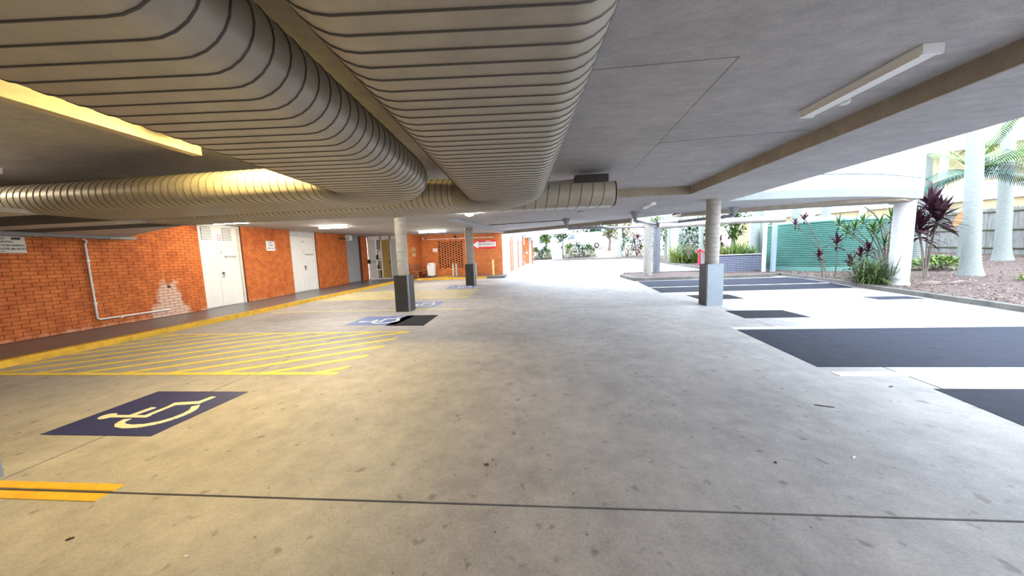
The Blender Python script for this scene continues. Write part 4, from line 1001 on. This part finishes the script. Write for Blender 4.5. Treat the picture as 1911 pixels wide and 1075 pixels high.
# =================================================================== YELLOW BUILDING at the right
yb = thing('apartment_building', 'cream-yellow brick apartment building with white balcony bands behind the fence', 'building', (31,29,0))
A = Vector((22,38,0)); B = Vector((39,19.5,0)); dv = (B-A); LB = dv.length; dv.normalize(); nb = Vector((dv.y,-dv.x,0)); nb = -nb if nb.dot(Vector((-1,-1,0))) < 0 else nb; angB = math.atan2(dv.y, dv.x)
def bb(name, t0, t1, z0, z1, dep, m, out=0.0, par=yb):
    b = MB(); c = A+dv*((t0+t1)/2)+nb*(out-dep/2); b.obox((c.x,c.y,(z0+z1)/2), (t1-t0, dep, z1-z0), angB); return b.build(name, m, par)
M_yb = mat('cream brick wall', (.46,.38,.22), .8, noise=.1, nscale=1)
bb('wall', 0, LB, 0, 14, 4, M_yb)
for z in (4.5,8.3,12.0): bb('balcony_band', 0, LB, z, z+1.0, .3, M_whiteb, .3)
for t in (1.5,4.0,6.2,9.5,13.5,17.5,21): bb('white_pier', t, t+.45, 0, 14, .3, M_whiteb, .35)
for t in (2.3,7.3,11.0,15.0,19.0,22.3):
    for z in (1.9,6.0,9.9):
        wn = bb('window', t, t+1.5, z, z+1.6, .15, M_whiteb, .08); bb('pane', t+.1, t+.7, z+.1, z+1.5, .03, M_glass, .10, wn); bb('pane', t+.8, t+1.4, z+.1, z+1.5, .03, M_pglass, .10, wn)
bb('roof', -.5, LB+.5, 14, 14.5, 5, M_whiteb, .5); fix(yb)

# =================================================================== GARAGE WING at the left far side
gw = thing('garage_wing', 'red brick garage wing with white roller doors beyond the far brick wall', 'building', (-2,28,.4))
def gx(Y): return -2.42+(Y-21.7)*.105
def gseg(name, y0, y1, z0, z1, m, off=0, th=.3, par=gw):
    b = MB(); b.prism([(gx(y0)+off,y0),(gx(y1)+off,y1),(gx(y1)+off-th,y1),(gx(y0)+off-th,y0)], lambda x, y: gz(y)+z0, lambda x, y: gz(y)+z1); return b.build(name, m, par)
for y0, y1 in ((21.75,24.9),(26.2,28.4),(29.0,31.0)):
    g_ = gseg('roller_door', y0, y1, -.02, 2.35, M_whiteb, -.05)
    for k in range(9): gseg('door_rib', y0+.02, y1-.02, .2+k*.24, .215+k*.24, M_white, -.035, .03, g_)
    gseg('lintel', y0, y1, 2.35, 2.75, M_whiteb, .02)
for y0, y1 in ((24.9,26.2),(28.4,29.0),(31.0,32.0)): gseg('brick_pier', y0, y1, -.02, 2.75, M_brickred, .02)
gseg('upper_wall', 21.75, 34.5, 2.7, 3.4, M_whiteb, 0)
b = MB(); b.box(-1.35, -.9, 34.3, 34.6, .5, 3.4); b.build('end_pier', M_brickx, gw)
b = MB(); b.box(-.9, -.62, 34.4, 34.6, .5, 3.4); b.build('white_pier', M_whiteb, gw)
b = MB(); b.box(-.62, -.45, 34.3, 34.6, .5, 3.1); b.build('brick_nib', M_brickx, gw); b = MB(); b.box(-1.2,-1.02,34.27,34.3,1.7,1.9); b.build('notice', M_white, gw)
b = MB(); b.box(-2.6, 3.2, 30.2, 30.5, 3.45, 4.3); b.build('fascia', M_whiteb, gw)
b = MB(); b.box(-2.6, 3.2, 30.4, 36, 4.2, 4.3); b.build('roof', M_whiteb, gw)
text('lettering', 'GENERAL  SURGERY', .24, M_txtb, gw, (-.35,30.19,3.62), 'y', ext=.004, sx=.85)
fix(gw)

# =================================================================== FAR GARDEN, STAIRS, VAN, HOUSE
st = thing('garden_steps', 'pale concrete steps with a dark handrail up the far bank', 'steps', (2.4,38.5,.86))
for k in range(9): MB().box(1.75, 2.95, 38.2+k*.32, 38.6+k*.32, gz(38)-.05+k*.19-(.0), gz(38)+.17+k*.19).build('step', mat('step concrete', (.5,.52,.56), .8) if k == 0 else bpy.data.materials['step concrete'], st)
b = MB(); b.tube([(3.0,38.1,.9),(3.0,38.1,3.9)], .05, 8); b.tube([(3.0,38.1,1.9),(3.0,41,3.5)], .03, 6); b.build('handrail', M_black, st); fix(st)
vn = thing('van', 'white van parked on the far bank above the shrubs', 'van', (5.8,44,2.2))
vz = bank(0,45)
pf = [(0,.35),(0,.95),(.35,1.15),(1.25,1.95),(1.6,2.1),(5.6,2.15),(5.75,1.9),(5.8,.35)]
b = MB(); x0 = 3.3
b.add([(x0+u, 44.2, vz+v) for u, v in pf]+[(x0+u, 46.1, vz+v) for u, v in pf], [tuple(range(8)), tuple(range(8,16))[::-1]]+[(i,8+i,8+(i+1)%8,(i+1)%8) for i in range(8)]); bevel(b.build('body', M_carw, vn), .06, 3)
b = MB(); b.add([(x0+u,44.18,vz+v) for u, v in ((.75,1.25),(1.35,1.85),(1.75,1.95),(1.75,1.25))], [(0,3,2,1)]); b.build('side_window', M_glass, vn)
b = MB(); b.add([(x0+u-.03,yy,vz+v+.03) for u, v in ((.42,1.2),(1.2,1.93)) for yy in (44.3,46.0)], [(0,1,3,2)]); b.build('windscreen', M_glass, vn)
for u in (1.0,4.7):
    b = MB(); b.tube([(x0+u,44.12,vz+.34),(x0+u,44.4,vz+.34)], .34, 20); wh = b.build('wheel', M_black, vn); b = MB(); b.tube([(x0+u,44.10,vz+.34),(x0+u,44.13,vz+.34)], .19, 14); b.build('hub', M_steel, wh)
fix(vn)
hs = thing('house', 'white rendered house with a gabled roof far behind the steps', 'building', (0,56,3))
b = MB(); b.box(-9, 2.6, 54, 60, 2, 6.2); b.build('wall', M_whiteb, hs)
b = MB(); b.add([(-9.4,53.6,6.2),(3,53.6,6.2),(3,60.4,6.2),(-9.4,60.4,6.2),(-9.4,57,8),(3,57,8)], [(0,1,5,4),(1,2,5),(2,3,4,5),(3,0,4),(3,2,1,0)]); b.build('roof', M_whiteb, hs)
for x in (-1.5,.4,1.5): b = MB(); b.box(x,x+.7,53.95,54.0,3.4,4.6); b.build('window', M_glass, hs)
fix(hs)
hs2 = thing('house', 'pale building seen between the trunks behind the far bank on the right', 'building', (16,58,3))
b = MB(); b.box(9, 30, 56, 62, 2, 11); b.build('wall', M_whiteb, hs2)
for x in (11,14,17,20,24): b = MB(); b.box(x,x+1.2,55.95,56.0,4.5,6); b.build('window', M_pglass, hs2)
fix(hs2)
far = [(-1.3,39.0,.8,1.9,'dark blue-green shrub left of the far steps beside the garage pier',M_teal,M_grn),
 (-.2,39.2,1.0,1.5,'blue-green shrub in the middle left of the far steps',M_teal,M_grnb),
 (1.0,39.2,.8,1.6,'light green shrub directly left of the far steps',M_grnb,M_teal),
 (3.9,39.3,.9,1.9,'yellow-green shrub directly right of the far steps handrail',M_yg,M_grnb),
 (5.0,39.6,1.0,1.8,'green shrub under the front of the white van',M_teal,M_grn),
 (6.3,39.7,1.0,1.6,'dark green shrub under the wheel of the white van',M_grn,M_grnb),
 (10.6,39.0,1.1,2.3,'teal shrub right of the far white palm trunk',M_teal,M_grnb),
 (11.8,39.2,.8,2.6,'burgundy shrub on the far bank left of the island column',M_purb,M_pur),
 (12.8,38.8,1.0,2.6,'bright green shrub just left of the island column',M_grnb,M_grn)]
for x, y, rx, rz, t, m, m2 in far: shrub(x, y, bank(x,y)-.1, rx, rz, 420, t, m, m2, ls=.34)
def tree(x, y, z, h, rc, n, label, m=M_grn, m2=M_grnb, ls=.5):
    r = thing('tree', label, 'tree', (x,y,z)); b = MB(); b.tube([(x,y,z-.1),(x+.1,y,z+h*.4),(x-.1,y,z+h*.75)], [.18,.13,.06], 8)
    for k in range(5): a = k*1.3; b.tube([(x,y,z+h*.45),(x+math.cos(a)*rc*.6,y+math.sin(a)*rc*.6,z+h*.75)], [.07,.02], 5)
    b.build('trunk', M_bark, r); b = MB(); cl_ = [(x+random.uniform(-rc,rc)*.6, y+random.uniform(-rc,rc)*.6, z+h*random.uniform(.5,.95), rc*random.uniform(.35,.6)) for _ in range(9)]
    for i in range(n):
        c = random.choice(cl_); d_ = rdir(-1.2,1.5); b.leaf((c[0]+d_.x*c[3], c[1]+d_.y*c[3], c[2]+d_.z*c[3]*.8), rdir(-.6,.9), ls*random.uniform(.7,1.3), ls*.4, .8, 2, mi=0 if random.random() < .6 else 1)
    b.build('crown', [m, m2], r, kind='stuff'); return fix(r)
tree(1.2,45,1.4,3.6,.9,600,'slim yellow-green tree above the far steps',M_yg,M_grnb,.4)
tree(3.6,49,1.6,4.0,2.2,1100,'green tree left behind the white van',M_grnb,M_teal)
tree(8.0,49,1.6,4.8,2.4,1300,'dark leafy tree behind the white van',M_teal,M_grn)
tree(9.3,42.5,1.8,3.2,1.1,500,'yellowish small tree right of the white van',M_yg,M_bark,.4)
tree(13,50,1.6,4.6,2.6,900,'yellow-leaved tree far right of the palm trunk',M_yg,M_orange)
pf_ = thing('palm_tree', 'distant white palm trunk on the far bank right of the van', 'palm', (9.6,38.4,.9)); palm_trunk(pf_, 9.65, 38.5, .85, 6, .32, .25, .2); fix(pf_)
# middle garden right of the island column
for x, y, n, L, t, m in ((10.9+.6,27.2,260,1.7,'big yellow-green grass clump left in the middle garden behind the dark post',M_yg),
                       (12.4,27.0,260,1.6,'bright green grass clump in the middle garden left of the white trunks',M_grnb)):
    tuft(x, y, gard(x,y), n, L, .06, m, t, spread=.3, m2=M_yg)
for x, y, h, rm, lean, t in ((12.35,25.2,7,.17,(-.3,0),'slim white palm trunk nearest in the middle garden'),(12.6,29.5,7,.2,(0,0),'thick pale palm trunk behind the slim white one'),
                       (11.9,30,7,.14,(-.2,0),'left pale palm trunk far in the middle garden'),(12.3,32,7,.12,(.1,0),'thin pale palm trunk between the two thicker ones'),(14.4,27.0,6,.2,(-.9,0),'leaning pale trunk above the red hydrant')):
    r = thing('palm_tree', t, 'palm', (x,y,gard(x,y))); palm_trunk(r, x, y, gard(x,y), h, rm*1.8, rm, rm*.8, lean); fix(r)
shrub(13.6, 29.5, .8, 1.4, 2.6, 600, 'dark green shrub mass between the middle garden trunks', M_grn, M_teal, ls=.4)
shrub(11.6, 32.5, .9, 1.3, 3.6, 500, 'light green shrub at the left end of the middle garden', M_grnb, M_teal, ls=.4)
shrub(15.5, 31, .9, 1.2, 3.6, 500, 'bright green shrub behind the red hydrant', M_grnb, M_grn, ls=.4)
hy = thing('fire_hydrant', 'red fire hydrant standpipe in the middle garden beside the pale column', 'hydrant', (11.9,24,.45))
zh = gz(24.2)+.1
b = MB(); b.tube([(11.75,24.3,zh-.02),(11.75,24.3,zh+1.05)], .09, 12); b.build('standpipe', M_hyd, hy)
b = MB(); b.tube([(11.53,24.3,zh+1.05),(11.97,24.3,zh+1.05)], .07, 10); b.tube([(11.55,24.3,zh+1.05),(11.48,24.2,zh+.9)], .06, 8); b.tube([(11.95,24.3,zh+1.05),(12.02,24.2,zh+.9)], .06, 8); b.build('outlets', M_hyd, hy)
b = MB(); b.lathe((11.75,24.3,zh+1.1), [(.1,0),(.1,.06),(.05,.12)], 12); b.build('cap', M_hyd, hy); fix(hy)
sp_ = thing('striped_post', 'black post with slanted black and white bands left of the pale column', 'post', (10.2,20.4,.35))
zs = gz(20.4)+.02
b = MB(); b.tube([(10.25,20.4,zs),(10.25,20.4,zs+2.6)], .05, 10); b.build('pole', M_black, sp_)
for k in range(7): MB().box(10.17, 10.33, 20.33, 20.345, zs+.35+k*.17, zs+.44+k*.17).build('band', M_white if k % 2 else M_black, sp_)
MB().box(10.16, 10.34, 20.345, 20.36, zs+.3, zs+1.9).build('plate', M_black, sp_); fix(sp_)
# plants above the planter
for x, n, t in ((10.2,150,'left yellow-green grass in the tiled planter'),(10.9,170,'second yellow-green grass from the left in the tiled planter'),(11.6,200,'tallest bright grass in the tiled planter'),(12.2,120,'rightmost low grass in the tiled planter')):
    tuft(x, 19.5+.1*(x-10), 1.14, n, 1.05 if 'tallest' in t else .75, .035, M_yg if 'yellow' in t else M_grnb, t, spread=.18, m2=M_yg)
cordyline(11.0, 20.3, 1.14, [(0,0,1.0),(.15,.1,.6)], 'burgundy cordyline rising from the tiled planter', m=M_purb, L=.45, wd=.09, n=28, m2=M_pur)
tree(13.2,23.0,.7,3.4,.9,900,'bright leafy small tree behind the tiled planter',M_grnb,M_grn,.3)
shrub(10.2, 22.5, 1.0, .7, 1.6, 300, 'pale branching shrub behind the left end of the planter', M_teal, M_bark, ls=.25)
for x, y, rm, t in ((13.8,21.6,.26,'thick white palm trunk directly left of the tank'),(14.6,22.4,.20,'white palm trunk behind the left side of the tank'),(17.6,23.5,.3,'white palm trunk rising behind the tank roof'),(20.3,24.5,.28,'second white trunk rising behind the tank roof')):
    r = thing('palm_tree', t, 'palm', (x,y,gard(x,y))); palm_trunk(r, x, y, gard(x,y), 7, rm*1.6, rm, rm*.8); fix(r)
for x, y, rx, rz, t, m, m2 in ((16.4,24.5,1.1,2.8,'green foliage behind the tank roof at its left',M_grn,M_grnb),(18.9,25,1.2,2.6,'reddish foliage behind the tank roof',M_purb,M_orange),(21.5,26,1.2,2.4,'orange-red shrub behind the tank near the fence',M_orange,M_purb)):
    shrub(x, y, gard(x,y), rx, rz, 500, t, m, m2, ls=.4)
# =================================================================== FLOOR LITTER
def scrap(x, y, L, wd, a, m, label, h=.006):
    b = MB(); c, s_ = math.cos(a), math.sin(a); pts = []
    for k in range(9):
        t = 2*PI*k/9; u = math.cos(t)*L/2*random.uniform(.8,1.1); v = math.sin(t)*wd/2*random.uniform(.7,1.1); pts.append((x+u*c-v*s_, y+u*s_+v*c))
    b.prism(pts, gz(y)-.001, gz(y)+h); return tag(b.build('leaf' if m is M_rust else 'paper_scrap', m), label, 'litter')
scrap(-.43, 2.275, .035, .026, .3, M_rust, 'small round dark leaf near the middle of the floor'); scrap(-.39,2.335,.014,.01,0,M_rust,'tiny dark speck beside the round dark leaf')
scrap(2.82, 3.27, .17, .016, -.35, M_rust, 'thin dark twig-like leaf on the floor at right'); scrap(2.34,2.45,.05,.012,.5,M_paper,'small pale scrap on the floor right of centre')
scrap(1.73,2.37,.025,.015,1,M_rust,'small dark leaf left of the pale scrap'); scrap(-2.82,1.52,.035,.015,.6,M_rust,'small brown leaf at the lower left of the floor')
scrap(-1.98,1.45,.022,.010,.5,M_paper,'tiny pale scrap at the lower left of the floor'); scrap(7.6,5.1,.30,.16,0,mat('pale drain cover', (.55,.62,.68), .4),'pale oval mark on the large slate-blue bay')
scrap(3.9,3.75,.05,.02,.2,M_rust,'dark leaf beside the right floor joint')

# =================================================================== shared groups for repeats
GR = {'column':'round columns of the car park','palm_tree':'palms around the car park','batten_light':'ceiling batten lights','shrub':'shrubs on the banks','cordyline':'cordylines in the beds',
      'grass_tuft':'grass tufts in the beds','bay_line':'painted bay lines','bay_coating':'coated bay areas','accessible_bay_symbol':'accessible parking symbols on the floor','hatched_marking':'yellow hatched markings',
      'air_duct':'spiral air ducts','drain_pipe':'drain pipes with hoppers','wall_sign':'small signs on the walls','tree':'trees behind the far bank','hoop_rail':'hoop rails before the brick screen',
      'security_camera':'security cameras on the far wall','leaf':'dry leaves on the floor','paper_scrap':'pale scraps on the floor','house':'houses in the distance'}
for o in list(C.objects):
    if o.parent is None and 'category' in o:
        n_ = o.name.split('.')[0]
        if n_ in GR: o['group'] = GR[n_]
